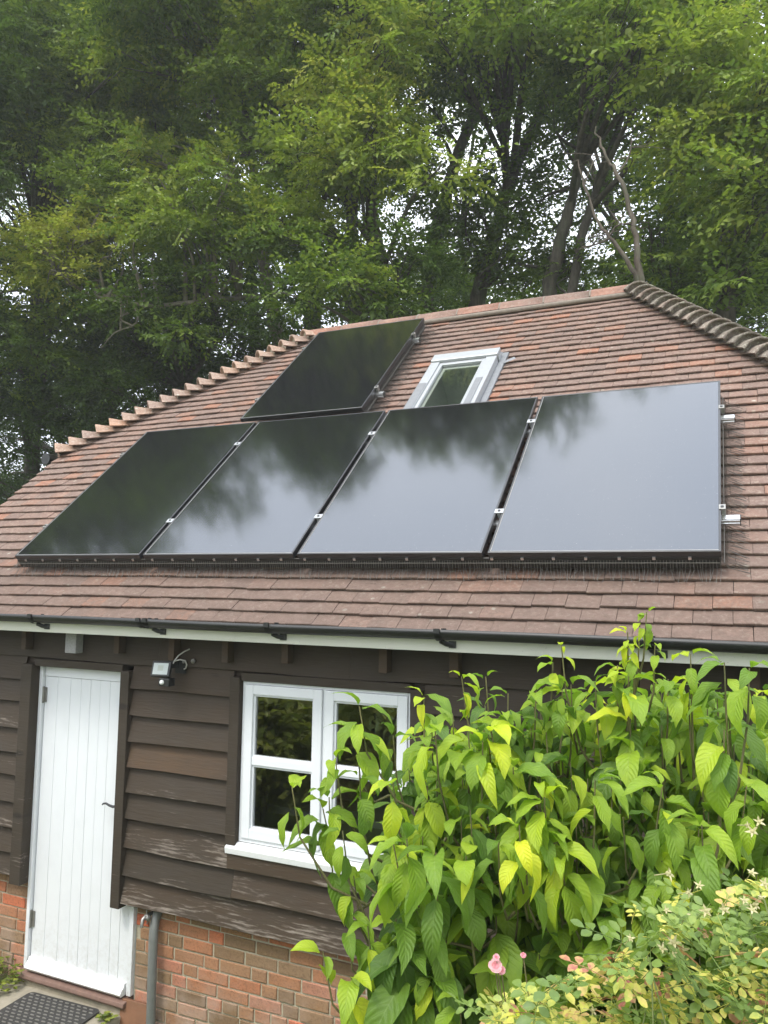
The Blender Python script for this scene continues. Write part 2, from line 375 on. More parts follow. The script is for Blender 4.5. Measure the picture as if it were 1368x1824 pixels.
BARK = mat_bark('grey_bark', (.05, .043, .034), (.15, .13, .105)); PALEBARK = mat_bark('pale_branch_bark', (.12, .10, .075), (.32, .28, .22)); DEADBARK = mat_bark('pale_dead_bark', (.06, .047, .036), (.165, .135, .11))
TWIG = mat_bark('twig_bark', (.12, .11, .045), (.22, .20, .09), 40)
def mat_ground():
    t = NT('garden_ground'); wp = t.world(); f = t.noise(wp, 1.4, 6); g = t.noise(wp, 30, 5)
    c = t.mix(t.ramp(f, [(.4, 0.), (.6, 1.)]), (.09, .15, .035), (.13, .13, .05)); c = t.mix(t.math('MULTIPLY', g, .5), c, (.07, .10, .03))
    t.set(Base_Color=c, Roughness=.95, Specular_IOR_Level=.2); t.bump(g, .6, .03); return t.m
GROUND = mat_ground()

# ------------------------------------------------------------------ geometry constants
TH = .7247; VU = np.array([0, math.cos(TH), math.sin(TH)]); NR = np.array([0, -math.sin(TH), math.cos(TH)]); OFF = .13
def P(u, v, w_=0.): return np.array([u, 0, 0]) + VU * v + NR * (w_ - OFF)          # on the tiled slope
def frame(u, v, w_=0.):                                                             # its local frame
    p = P(u, v, w_); M = Matrix.Identity(4)
    for i in range(3): M[i][0] = (1, 0, 0)[i]; M[i][1] = VU[i]; M[i][2] = NR[i]; M[i][3] = p[i]
    return M
GZ = -2.95; YW = .05
RV = 3.83; EV = -.455
UL, UR_TOP, UL_TOP = -1.08, 3.93, .72
HBOT = 1.70
def uleft(v): return UL if v < HBOT else UL + (v - HBOT) * (UL_TOP - UL) / (RV - HBOT)
def uright(v): return UR_TOP + (RV - v) * .64
XE = uright(EV)

# ------------------------------------------------------------------ ground, path
n = 90; xs = np.linspace(-90, 95, n); ys = np.concatenate([np.linspace(-80, -6, 18), np.linspace(-5.6, -1., 14), np.linspace(-.6, 8, 14), np.linspace(12, 110, 20)])
V = []; 
for y in ys:
    for x in xs:
        z = GZ + 1.25 * min(1, max(0, (-1.3 - y) / 2.4)) + (.25 * max(0, min(12, y - 9)) if y > 9 else 0) + .05 * math.sin(x * 1.3 + y)* (1 if y < -1 or y > 7 else 0)
        V.append((x, y, z))
F = [(j * n + i, j * n + i + 1, (j + 1) * n + i + 1, (j + 1) * n + i) for j in range(len(ys) - 1) for i in range(n - 1)]
g = MB(); g.add(V, F, 0, True); tag(g.build('ground', GROUND), kind='structure')
pa = MB(); pa.prism([(-1.15, GZ - .05), (.03, GZ - .05), (.03, -2.832), (-1.15, -2.838)], -2.6, 1.17)
tag(pa.build('path', CONC, bevel=.012), kind='structure')

# ------------------------------------------------------------------ house
HX0, HX1, HYB = -.95, 6.35, 5.6
house = empty('outbuilding', (2.7, 2.8, GZ), 'timber clad brick based outbuilding with a hipped clay tile roof and white door', 'building')
# roof deck (front slope with a hole for the roof window), other slopes
SKU0, SKU1, SKV0, SKV1 = 2.42, 2.94, 1.80, 2.70
dk = MB()
def deckpoly(pts, w_=-.034): dk.add([P(u, v, w_) for u, v in pts], [tuple(range(len(pts)))])
def strip(v0, v1, a=None, b=None):
    deckpoly([(uleft(v0) if a is None else a, v0), (uright(v0) if b is None else b, v0), (uright(v1) if b is None else b, v1), (uleft(v1) if a is None else a, v1)])
strip(EV, HBOT); strip(HBOT, SKV0); strip(SKV0, SKV1, b=SKU0); strip(SKV0, SKV1, a=SKU1); strip(SKV1, RV)
rid_l, rid_r = P(UL_TOP, RV, -.034), P(UR_TOP, RV, -.034)
YR = rid_l[1]
def mir(p): return np.array([p[0], 2 * YR - p[1], p[2]])
el, hl, er = P(UL, EV, -.034), P(UL, HBOT, -.034), P(XE, EV, -.034)
dk.add([el, hl, rid_l, rid_r, er], [(0, 1, 2, 3, 4)]); dk.f.pop(); dk.t.pop(); dk.sm.pop()
dk.add([mir(el), mir(hl), mir(rid_l), mir(rid_r), mir(er)], [(0, 1, 2, 3, 4)])
dk.add([hl, rid_l, mir(hl)], [(0, 1, 2)]); dk.add([er, rid_r, mir(er)], [(0, 2, 1)])
roof = dk.build('roof', DECK, house)
# tiles
TW, GA = .167, .1
def tile_mesh(name):
    mb = MB(); L, t_ = .168, .0125; hw = TW / 2 - .0012
    j = lambda a: random.uniform(-a, a)
    s_ = .172; cam_ = random.uniform(.0, .0022); e = .0028
    xs_ = (-hw, 0, hw); vs = []
    for y_, top, bot in ((0, -e, -t_), (e, 0, -t_ + .001), (L, -s_ * L, -s_ * L - t_)):
        dy = (j(.0018), j(.001), j(.0018)) if y_ < L else (0, 0, 0)
        for k, x in enumerate(xs_): vs.append((x, y_ + dy[k], top + (cam_ if k == 1 else j(.0006))))
    for k, x in enumerate(xs_): vs.append((x, .0005, -t_ + (cam_ if k == 1 else 0)))
    fs = [(0, 1, 4, 3), (1, 2, 5, 4), (3, 4, 7, 6), (4, 5, 8, 7), (9, 10, 1, 0), (10, 11, 2, 1), (9, 0, 3), (9, 3, 6), (11, 5, 2), (11, 8, 5)]
    mb.add(vs, fs); return mb
tile_mbs = [tile_mesh('roof_tile') for _ in range(10)]; tile_meshes = [q.mesh('roof_tile', TILE) for q in tile_mbs]
cand = []; row = 0; v = EV
while v < RV - .04:
    a, b = uleft(v + .05) + (.03 if v > HBOT else 0), uright(v + .05) - .02
    u = a - (TW / 2 if row % 2 else 0) + random.uniform(-.012, .012) if v < HBOT else math.floor(a / TW) * TW + (TW / 2 if row % 2 else 0)
    while u < b:
        u0, u1 = max(u, a), min(u + TW, b); u += TW
        if u1 - u0 < .035: continue
        uc, vc = (u0 + u1) / 2, v
        if SKU0 - .05 < uc < SKU1 + .05 and 1.74 < vc < 2.70: continue
        cand.append((uc, vc, (u1 - u0) / TW))
    v += GA; row += 1
pc = np.array([P(u, v_ + .05) for u, v_, _ in cand]); px, py, pd = project(pc)
def hidden(u, v_):
    return (-.02 < u < 4.62 and -.03 < v_ < 1.66) or (.98 < u < 2.1 and 1.8 < v_ < 3.5)
score = [(-9 if (hidden(c[0], c[1]) or not (-20 < px[i] < 1388) or c[2] < .5) else 1 / pd[i]) for i, c in enumerate(cand)]
order = sorted(range(len(cand)), key=lambda i: -score[i]); pick = set(order[:300])
stuffm = MB()
for i, (u, v_, sx) in enumerate(cand):
    lift = random.uniform(-.0012, .0026)
    slip = random.random() < .015
    M = frame(u, v_ + random.uniform(-.003, .003) + .0045 * math.sin(u * 1.9 + v_ * 5) - (.012 if slip else 0), lift) @ Matrix.Rotation(random.uniform(-.009, .009) * (3.5 if slip else 1), 4, 'Z') @ Matrix.Rotation(random.uniform(-.008, .012), 4, 'Y') @ Matrix.Diagonal((sx, 1, 1, 1))
    k = random.randrange(10)
    if i in pick: place('roof_tile', tile_meshes[k], roof, M)
    else: stuffm.add([M @ Vector(q) for q in tile_mbs[k].v], tile_mbs[k].f, random.random())
# courses of the hidden slopes, long boxes of tile
def side_rows(a, b, top, nrm_rows=26, notint=False):
    a, b, top = Vector(a), Vector(b), Vector(top); ab = (b - a).normalized(); nn = ab.cross(top - a).normalized()
    if nn.z < 0: nn = -nn
    for k in range(nrm_rows):
        f0 = k / nrm_rows; f1 = min(1, (k + 1.5) / nrm_rows)
        l0, r0 = a.lerp(top, f0), b.lerp(top, f0); l1, r1 = a.lerp(top, f1), b.lerp(top, f1)
        m_ = max(1, int((r0 - l0).length / TW))
        for q in range(m_):
            s0, s1 = q / m_, (q + .985) / m_
            vs = [l0.lerp(r0, s0) + nn * .034, l0.lerp(r0, s1) + nn * .034, l1.lerp(r1, s1) + nn * .012, l1.lerp(r1, s0) + nn * .012,
                  l0.lerp(r0, s0) + nn * .02, l0.lerp(r0, s1) + nn * .02]
            stuffm.add(vs, [(0, 1, 2, 3), (4, 5, 1, 0)], random.random())
side_rows(hl, mir(hl), rid_l, 21); side_rows(er, mir(er), rid_r, 43)
stuffm.build('tile_courses', TILE, roof, kind='stuff')
# ridge tiles
def shell(prof_r0, prof_r1, L, arc=1.15, n=9, th=.014, flare=0., droop=0.):
    """half-round shell along +Y, lower end at y = 0"""
    mb = MB(); rows = []
    for (y, r) in ((0, prof_r0), (.015, prof_r0 * .995), (L * .35, prof_r0 * .55 + prof_r1 * .45), (L, prof_r1)):
        for inner in (0, 1):
            rows.append([(math.sin(a) * (r - th * inner), y, math.cos(a) * (r - th * inner) - r * math.cos(arc) ) for a in np.linspace(-arc, arc, n)])
    # outer rows 0,2,4,6 inner rows 1,3,5,7
    vs = [p for r in rows for p in r]; R = lambda k, j: k * n + j
    fs = []
    for j in range(n - 1):
        for k in (0, 2, 4): fs.append((R(k, j), R(k, j + 1), R(k + 2, j + 1), R(k + 2, j)))
        fs.append((R(1, j + 1), R(1, j), R(7, j), R(7, j + 1)))
        fs.append((R(0, j + 1), R(0, j), R(1, j), R(1, j + 1)))
        fs.append((R(6, j), R(6, j + 1), R(7, j + 1), R(7, j)))
    for e in (0, n - 1): fs.append((R(0, e), R(2, e), R(4, e), R(6, e), R(7, e), R(1, e)) if e else (R(1, e), R(7, e), R(6, e), R(4, e), R(2, e), R(0, e)))
    mb.add(vs, fs, 0, True); return mb
def bonnet_mb(r0, r1, L):
    mb = shell(r0, r1, L, 1.12, 9, .016)
    return mb
apex = P(0, RV, 0)
rm = shell(.132, .132, .455, 1.36, 11).mesh('ridge_tile', RIDGE); mj = MB()
xr0 = UL_TOP - .05; nr = 8; Lr = (UR_TOP + .06 - xr0) / nr
for k in range(nr):
    x = xr0 + k * Lr
    M = Matrix.Translation((x, YR, apex[2] - .040 + random.uniform(-.004, .006))) @ Matrix.Rotation(-math.pi / 2, 4, 'Z') @ Matrix.Rotation(random.uniform(-.012, .012), 4, 'X') @ Matrix.Diagonal((1, (Lr - .012) / .455, 1, 1))
    place('ridge_tile', rm, roof, M)
    if k: mj.tube([(x - .008, YR + .126 * math.sin(a), apex[2] - .040 - .132 * math.cos(1.36) + .126 * math.cos(a)) for a in np.linspace(-1.3, 1.3, 9)], .0105, 5)
mj.tube([(xr0, YR - .118, apex[2] - .062), (UR_TOP, YR - .118, apex[2] - .062)], .024, 6)
mj.build('mortar_bedding', MORTARD, roof)
# bonnet hip tiles, one per course
def hip_row(p0, p1, nb, mesh_, other_n, fill_mesh, tilt=-.24):
    p0, p1 = Vector(p0), Vector(p1); d = (p1 - p0).normalized(); up = (Vector(NR) + Vector(other_n)).normalized()
    up = (up - d * up.dot(d)).normalized(); sx = d.cross(up)
    B = Matrix(((sx.x, d.x, up.x), (sx.y, d.y, up.y), (sx.z, d.z, up.z))).to_4x4()
    for k in range(nb):
        q = p0.lerp(p1, k / nb)
        M = Matrix.Translation(q + up * .012) @ B @ Matrix.Rotation(tilt + random.uniform(-.03, .03), 4, 'X') @ Matrix.Rotation(random.uniform(-.05, .05), 4, 'Y')
        o = place('bonnet_tile', mesh_, roof, M)
        place('mortar_fill', fill_mesh, roof, M)
def fill_mb(r):
    mb = MB(); n = 9; arc = 1.1
    vs = [(0, .03, -r * math.cos(arc) + .01)] + [(math.sin(a) * (r - .016), .03, math.cos(a) * (r - .016) - r * math.cos(arc)) for a in np.linspace(-arc, arc, n)]
    mb.add(vs, [(0, i + 1, i + 2) for i in range(n - 1)]); return mb
tl = Vector(rid_l) - Vector(hl); endn = Vector((0, 1, 0)).cross(tl).normalized(); endn = endn if endn.z > 0 else -endn
tr_ = Vector(rid_r) - Vector(er); endr = Vector((0, 1, 0)).cross(tr_).normalized(); endr = endr if endr.z > 0 else -endr
bl_m = bonnet_mb(.175, .085, .265).mesh('bonnet_tile', BONNET); bf = fill_mb(.175).mesh('mortar_fill', MORTAR)
br_m = bonnet_mb(.175, .088, .25).mesh('bonnet_tile', MOSSB); bfr = fill_mb(.175).mesh('mortar_fill', MOSSB)
hip_row(P(UL - .03, HBOT - .02), P(UL_TOP, RV), 21, bl_m, endn, bf, -.33)
hip_row(P(XE, EV), P(UR_TOP, RV), 43, br_m, endr, bfr)
hip_row(mir(P(UL - .03, HBOT - .02)), mir(P(UL_TOP, RV)), 21, bl_m, endn, bf, -.33)
# verge under-cloak and gable wall
vg = MB(); vg.add([P(UL + .02, EV, -.02), P(UL + .02, HBOT, -.02), P(UL + .02, HBOT, -.06), P(UL + .02, EV, -.06)], [(0, 1, 2, 3), (3, 2, 1, 0)])
vg.build('verge_mortar', MORTAR, house)

# walls
tw = MB(); ZS = -2.15
WX0, WX1, WZ0, WZ1 = 1.99, 3.076, -1.68, -.757; DX0, DX1 = .285, 1.185
def wallbox(x0, x1, z0, z1, y0=.02, y1=.15): tw.box((x0, y0, z0), (x1, y1, z1))
ztop = -.17
wallbox(HX0, DX0, ZS, ztop); wallbox(DX1, WX0, ZS, ztop); wallbox(WX0, WX1, ZS, WZ0); wallbox(WX0, WX1, WZ1, ztop); wallbox(WX1, HX1, ZS, ztop); wallbox(DX0, DX1, -.72, ztop)
tw.box((HX0, HYB - .13, GZ), (HX1, HYB, -.17)); tw.box((HX1 - .13, .15, GZ), (HX1, HYB - .13, -.17))
tw.box((HX0, .15, GZ), (HX0 + .13, HYB - .13, -.17))
g3 = [P(HX0, HBOT, -.08), mir(P(HX0, HBOT, -.08))]
tw.add([(HX0, 0.05, -.17), (HX0, HYB - .05, -.17), tuple(g3[1]), tuple(g3[0])], [(0, 1, 2, 3), (3, 2, 1, 0)])
twall = tw.build('timber_wall', WOOD, house)
twall.color = (.1, .2, .5, 1)
def board(x0, x1, zb, h=.182, weather=.2, tone=.2, y_out=-.034, wav=.005, th=.021):
    mb = MB(); n = max(3, int((x1 - x0) / .12)); vs = []; ph = random.uniform(0, 9)
    for i in range(n + 1):
        x = x0 + (x1 - x0) * i / n; dz = wav * math.sin(x * 3.1 + ph) + random.uniform(-.0018, .0018); dy = .003 * math.sin(x * 2 + ph)
        for (y, z) in ((y_out + dy, zb + dz + .003), (y_out + .003 + dy, zb + dz), (y_out + th + dy, zb + dz), (.012, zb + h), (.005, zb + h)): vs.append((x, y, z))
    fs = []
    for i in range(n):
        a, b = i * 5, i * 5 + 5
        for q in range(5): fs.append((a + q, a + (q + 1) % 5, b + (q + 1) % 5, b + q))
    fs += [(0, 4, 3, 2, 1), tuple(n * 5 + q for q in range(5))]
    fs = [tuple(reversed(f)) for f in fs]
    mb.add(vs, fs); o = mb.build('weatherboard', WOOD, twall)
    o.color = (weather, tone, random.random(), 1); return o
RZ = [-.703, -.857, -1.017, -1.183, -1.346, -1.497, -1.653, -1.836, -2.0, -2.172]
LZ_ = [-.704, -.859, -1.009, -1.182, -1.352, -1.503, -1.678, -1.844, -2.013, -2.162]
wl = [0, .05, .1, .35, .25, .3, .25, .4, .5, .55]; wr = [0, .0, .05, .08, .2, .35, .15, .62, .35, .72]
tr2 = [.35, .45, .4, .3, 1., .3, .2, .35, .15, .45]
board(HX0, 1.35, -.703, .24, .0, .2, -.022); board(1.352, 2.70, -.703, .24, .0, .3, -.022); board(2.702, 4.9, -.703, .24, .0, .2, -.022); board(4.902, HX1, -.703, .24, .0, .2, -.022)
for k in range(1, 10):
    board(HX0, .188, LZ_[k], weather=wl[k], tone=.3)
    zk = RZ[k]
    if zk > -1.75: board(1.142, 1.916, zk, weather=wr[k], tone=tr2[k])
    else:
        e = 1.962 if k == 8 else (1.93 if k == 7 else 2.95)
        board(1.142, e, zk, weather=wr[k], tone=tr2[k]); board(e + .002, 3.5 if e < 2.5 else 4.6, zk, weather=[.3, .55, .25][k - 7], tone=[.5, .45, .25][k - 7])
        board(3.502 if e < 2.5 else 4.602, HX1, zk, weather=.3, tone=.3)
    if zk > -1.75:
        board(3.15, 4.7, zk, weather=.15, tone=.25); board(4.702, HX1, zk, weather=.15, tone=.25)
def timber(name, a, b, wth=.1, tone=.15, bevel=.004):
    o = MB().box(a, b).build(name, WOOD, twall, bevel=bevel); o.color = (wth, tone, random.random(), 1); return o
timber('door_stile', (.19, -.052, -2.2), (.288, .02, -.745), .25); timber('door_stile', (1.072, -.050, -2.2), (1.143, .02, -.745), .25)
timber('head_trim', (.29, -.030, -.757), (1.07, .02, -.708), 0)
timber('window_stile', (1.916, -.046, -1.70), (1.986, .02, -.735), .2); timber('window_stile', (3.080, -.046, -1.70), (3.150, .02, -.735), .1)
timber('head_trim', (1.988, -.034, -.755), (3.078, .02, -.707), 0)
timber('sill_board', (1.93, -.040, -1.835), (3.18, .02, -1.742), .45, .6)
# joist ends under the eave
for k, (x, wd) in enumerate(((.235, .042), (1.06, .044), (1.50, .044), (1.90, .044), (2.315, .046), (2.935, .05), (3.34, .05), (3.87, .05), (4.29, .05), (4.75, .05), (5.2, .05), (5.7, .05), (-.2, .042), (-.62, .042))):
    o = MB().box((x - wd / 2, -.085, -.645 + .012 * math.sin(k * 2)), (x + wd / 2, -.02, -.42)).build('joist_end', WOOD, twall, bevel=.003); o.color = (.05, .85, random.random(), 1)  # same stain; the lighter tone paints the extra light they catch
tp = MB().box((.62, -.086, -.650), (.715, -.02, -.42)); tp.build('joist_end', TAPE, twall, bevel=.004, label='joist end wrapped in grey cloth tape')
# soffit, fascia, gutter
sf = MB(); sf.box((UL, -.235, -.43), (XE - .1, .02, -.415)); sf.build('soffit', WOOD, house).color = (0, .1, .3, 1)
MB().box((UL + .02, -.262, -.507), (XE - .1, -.238, -.425)).build('fascia', CREAM, house, bevel=.003)
gt = MB(); gr = .047; gy, gz = -.318, -.399
arc = np.linspace(math.pi, 2 * math.pi, 12)
xsg = np.linspace(UL - .03, XE + .05, 40); vs = []
for x in xsg:
    sag = .003 * math.sin(x * 2.1)
    for a in arc: vs.append((x, gy + gr * math.cos(a), gz + sag + gr * math.sin(a)))
    for a in arc[::-1]: vs.append((x, gy + (gr - .004) * math.cos(a), gz + sag + (gr - .004) * math.sin(a)))
n = 24; fs = [(i * n + j, i * n + (j + 1) % n, (i + 1) * n + (j + 1) % n, (i + 1) * n + j) for i in range(39) for j in range(n)]
gt.add(vs, fs, 0, True)
for x in (2.0, 4.0, 0.1): pass
gutter = gt.build('gutter', PLASTIC, house)
gm = MB(); gm.tube([(1.55, gy, gz + .002)] * 1 + [(1.56, gy, gz + .002)], .01, 4)
def bracket(x, double=False):
    mb = MB()
    for dx in ((0, .05) if double else (0,)):
        pts = [(x + dx, gy + (gr + .005) * math.cos(a), gz + (gr + .005) * math.sin(a)) for a in np.linspace(math.pi * .93, 2.05 * math.pi, 12)]
        for i in range(len(pts) - 1):
            p, q = Vector(pts[i]), Vector(pts[i + 1]); w_ = .014
            mb.add([p + Vector((-w_, 0, 0)), p + Vector((w_, 0, 0)), q + Vector((w_, 0, 0)), q + Vector((-w_, 0, 0))], [(0, 1, 2, 3), (3, 2, 1, 0)], 0, True)
        mb.box((x + dx - .015, gy - gr - .010, gz - .012), (x + dx + .015, gy - gr + .004, gz + .010))
    x1 = x + (.06 if double else 0)
    mb.tube([(x1, gy + .01, gz - gr - .004), (x1 + .02, gy + .035, gz - gr - .020), (x1 + .045, -.27, gz - gr - .026), (x1 + .05, -.263, gz - gr - .026)], [.013, .013, .012, .014], 7)
    mb.box((x1 + .03, -.275, gz - gr - .04), (x1 + .065, -.262, gz - gr - .006))
    mb.build('gutter_bracket', PLASTIC, gutter)
for x, d_ in ((.60, False), (1.48, True), (2.37, False), (3.35, False), (4.34, False), (5.3, False), (6.2, False), (-.35, False)): bracket(x, d_)
eg = MB(); eg.tube([(UL - .13, mir(hl)[1] - .1, hl[2] - .03), (UL - .13, hl[1] - .08, hl[2] - .03)], .055, 12); eg.build('gutter', PLASTIC, house, label='short black gutter of the half hip end')

# brick plinth
pl = MB()
pl.box((HX0, YW + .007, GZ - .1), (.318, .15, ZS)); pl.box((DX1 + .015, YW + .007, GZ - .1), (HX1, .15, ZS)); pl.box((.318, .12, GZ - .1), (DX1 + .015, .15, -2.76))
plinth = pl.build('brick_plinth', MORTAR, house)
def brick_mesh(Lb, name='brick'):
    mb = MB(); h = .065; e = .004; j = lambda: random.uniform(-.002, .002)
    vs = []
    for (y, i) in ((.0, e), (.004, 0), (.03, 0)):
        for (x, z) in ((-Lb / 2 + i, -h / 2 + i), (Lb / 2 - i, -h / 2 + i), (Lb / 2 - i, h / 2 - i), (-Lb / 2 + i, h / 2 - i)): vs.append((x + j(), y + (j() * .8 if y < .01 else 0), z + j()))
    fs = [(0, 1, 2, 3)] + [(a, a + 4, (a + 1) % 4 + 4, (a + 1) % 4) for a in range(4)] + [(a + 4, a + 8, (a + 1) % 4 + 8, (a + 1) % 4 + 4) for a in range(4)]
    mb.add(vs, fs); return mb.mesh(name, BRICK)
st = [brick_mesh(.213) for _ in range(5)]; hd = [brick_mesh(.101) for _ in range(3)]; far = MB()
for cz in range(-1, 10):
    z = -2.205 - cz * .075; 
    if z < GZ - .02: continue
    for (xa, xb) in ((HX0 + .02, .314), (DX1 + .022, HX1 - .02)):
        x = xa - random.uniform(0, .2)
        while x < xb:
            head = random.random() < (.30 if cz % 3 else .5)
            Lb = .101 if head else .213; x0, x1 = max(x, xa), min(x + Lb, xb); x += Lb + .011
            if x1 - x0 < .03: continue
            M = Matrix.Translation(((x0 + x1) / 2, YW + random.uniform(-.0025, .002), z + random.uniform(-.001, .001))) @ Matrix.Rotation(random.uniform(-.006, .006), 4, 'Y') @ Matrix.Diagonal(((x1 - x0) / Lb, 1, 1, 1))
            me = random.choice(hd if head else st)
            if x0 < 3.3 and x1 > -.3: place('brick', me, plinth, M)
            else: far.add([M @ q.co for q in me.vertices], [tuple(q.vertices) for q in me.polygons], random.random())
far.build('brick_courses', BRICK, plinth, kind='stuff')

# door
door = MB().box((.318, .062, -2.735), (1.16, .085, -.757)).build('door', WHITE, house)
xsd = [.322, .437, .555, .650, .735, .820, .905, 1.0, 1.075, 1.158]
for a, b in zip(xsd[:-1], xsd[1:]):
    mb = MB(); y = .045 + random.uniform(-.0008, .0008); gz_ = .0022
    prof = [(a + .0006, y + .02), (a + .0006, y + gz_), (a + gz_ + .001, y), (b - gz_ - .001, y), (b - .0006, y + gz_), (b - .0006, y + .02)]
    vs = [(p[0], p[1], -2.70) for p in prof] + [(p[0], p[1], -.832) for p in prof]
    mb.add(vs, [(i, i + 1, 7 + i, 6 + i) for i in range(5)] + [(5, 4, 3, 2, 1, 0), (6, 7, 8, 9, 10, 11)])
    mb.build('plank', WHITE, door)
MB().box((.322, .041, -.829), (1.158, .066, -.760)).build('top_rail', WHITE, door, bevel=.002)
MB().prism([(.06, -2.738), (.0, -2.738), (-.012, -2.722), (.004, -2.700), (.020, -2.688), (.026, -2.668), (.06, -2.664)][::-1], .326, 1.150).build('weather_bar', FLAKED, door, bevel=.002)
for z in (-.955, -2.43):
    hb = MB(); hb.tube([(.318, .034, z - .055), (.318, .034, z + .055)], .008, 8); hb.box((.312, .036, z - .05), (.345, .042, z + .05)); hb.build('hinge', STEEL, door)
hn = MB(); hx = 1.062
hn.disc((hx, .046, -1.596), (0, -1, 0), .017, .010, 12); hn.tube([(hx, .04, -1.596), (hx, -.012, -1.596)], .008, 8)
hn.tube([(hx, -.012, -1.596), (hx - .03, -.016, -1.604), (hx - .06, -.016, -1.600), (hx - .09, -.016, -1.590), (hx - .112, -.016, -1.594), (hx - .12, -.016, -1.602)], [.008, .009, .008, .007, .006, .005], 8)
hn.build('handle', FRAMEB, door)
fr_ = MB(); fr_.box((1.163, .028, -2.735), (1.198, .12, -.757)); fr_.box((.288, .02, -2.735), (.316, .12, -.757)); fr_.build('door_frame', WHITE, house, bevel=.003)
ds = MB(); ds.prism([(.11, -2.79), (-.020, -2.79), (-.026, -2.778), (-.02, -2.758), (.11, -2.742)][::-1], .262, 1.19); ds.build('door_sill', SILLT, house, bevel=.004)
dr = MB(); dr.box((.27, -.003, GZ), (1.2, .10, -2.792)); dr.build('step_riser', CONC, house, bevel=.01)

# window
win = MB()
FY = -.012
for (a, b) in (((WX0, FY, WZ0), (WX0 + .018, .09, WZ1)), ((WX1 - .018, FY, WZ0), (WX1, .09, WZ1)), ((WX0 + .018, FY, WZ1 - .016), (WX1 - .018, .09, WZ1)), ((WX0 + .018, FY, WZ0), (WX1 - .018, .09, WZ0 + .022)), ((2.532, FY + .006, WZ0 + .022), (2.548, .09, WZ1 - .016))): win.box(a, b)
window = win.build('window', WHITE, house, bevel=.002)
def casement(x0, x1):
    mb = MB(); y0, y1 = -.022, .03; z0, z1 = WZ0 + .024, WZ1 - .018; f = .056
    mb.box((x0, y0, z0), (x0 + f, y1, z1)); mb.box((x1 - f, y0, z0), (x1, y1, z1)); mb.box((x0 + f, y0, z1 - f), (x1 - f, y1, z1)); mb.box((x0 + f, y0, z0), (x1 - f, y1, z0 + f))
    mb.box((x0 + f, y0 + .006, -1.238), (x1 - f, y1, -1.194))
    c = mb.build('casement', WHITE, window, bevel=.004)
    for (za, zb) in ((z0 + f, -1.238), (-1.194, z1 - f)):
        bd = MB(); i = .011
        for (a, b) in (((x0 + f, -.006, za), (x0 + f + i, .02, zb)), ((x1 - f - i, -.006, za), (x1 - f, .02, zb)), ((x0 + f + i, -.006, zb - i), (x1 - f - i, .02, zb)), ((x0 + f + i, -.006, za), (x1 - f - i, .02, za + i))): bd.box(a, b)
        bd.build('glazing_bead', WHITE, window)
        pn = MB(); pn.add([(x0 + f, .008, za), (x1 - f, .008, za), (x1 - f, .008, zb), (x0 + f, .008, zb)], [(0, 1, 2, 3)]); pn.build('pane', GLASS, window)
casement(WX0 + .02, 2.530); casement(2.550, WX1 - .02)
MB().prism([(.03, WZ0 - .068), (-.052, WZ0 - .066), (-.058, WZ0 - .03), (-.02, WZ0 - .005), (.03, WZ0 - .002)][::-1], 1.924, 3.150).build('window_sill', FLAKED, window, bevel=.003)
# room behind the window
rm_ = MB(); rm_.box((1.25, .152, -2.7), (5.0, 3.2, -2.66)); rm_.box((1.2, .152, -2.66), (1.25, 3.2, -.3)); rm_.box((1.25, 3.15, -2.66), (5.0, 3.2, -.3)); rm_.box((5.0, .152, -2.7), (5.05, 3.2, -.3)); rm_.box((1.2, .152, -.3), (5.05, 3.2, -.27))
rm_.build('room_walls', ROOMD, house)
rv = MB(); rv.box((WX0 - .012, .152, WZ0), (WX0, .24, WZ1)); rv.box((WX1, .152, WZ0), (WX1 + .012, .24, WZ1)); rv.box((WX0, .152, WZ0 - .02), (WX1, .30, WZ0)); rv.box((2.03, .16, WZ0), (2.055, .19, WZ1 - .02)); rv.build('window_lining', ROOM, house)
tb = MB(); tb.box((1.7, .32, -1.60), (3.4, 1.2, -1.555)); tb.box((1.75, .4, -2.66), (1.81, .46, -1.60)); tb.box((3.3, .4, -2.66), (3.36, .46, -1.60)); tb.box((1.75, 1.1, -2.66), (1.81, 1.16, -1.60)); tb.box((3.3, 1.1, -2.66), (3.36, 1.16, -1.60))
tag(tb.build('work_table', GREYT, bevel=.005), 'pale grey table standing behind the white window', 'table')
wk = MB(); wk.ball((2.42, .56, -1.30), .24, 16, (1.15, .8, 1.0)); wk.tube([(2.42, .56, -1.555), (2.42, .56, -1.50)], .16, 16)
tag(wk.build('wicker_basket', WICKER), 'round brown wicker basket on the table behind the window', 'basket')

# drain pipe on the wall, with a tap
pp = MB(); pp.tube([(1.376, .05, -2.19), (1.378, .02, -2.24), (1.384, .002, -2.29), (1.388, -.006, -2.36), (1.394, -.006, -2.75), (1.397, -.006, GZ - .03)], .0275, 14)
pipe = pp.build('waste_pipe', PIPE, house)
cl = MB(); cl.tube([(1.394 + .033 * math.cos(a), -.006 + .033 * math.sin(a), -2.86) for a in np.linspace(0, 2 * math.pi, 13)], .006, 5); cl.tube([(1.42, -.01, -2.86), (1.47, -.018, -2.845), (1.50, -.02, -2.84)], .009, 6); cl.disc((1.5, -.03, -2.84), (0, 1, 0), .014, .02); cl.tube([(1.46, -.02, -2.85), (1.45, -.06, -2.89)], .008, 6)
cl.build('pipe_clip', STEEL, pipe)
tpm = MB(); tpm.tube([(1.335, .05, -2.215), (1.335, -.02, -2.215), (1.334, -.045, -2.228), (1.332, -.052, -2.27)], [.011, .012, .011, .010], 8); tpm.tube([(1.335, -.01, -2.21), (1.335, -.012, -2.175)], .007, 6); tpm.tube([(1.31, -.012, -2.175), (1.36, -.012, -2.172)], .006, 6); tpm.ball((1.355, -.02, -2.222), .018, 8)
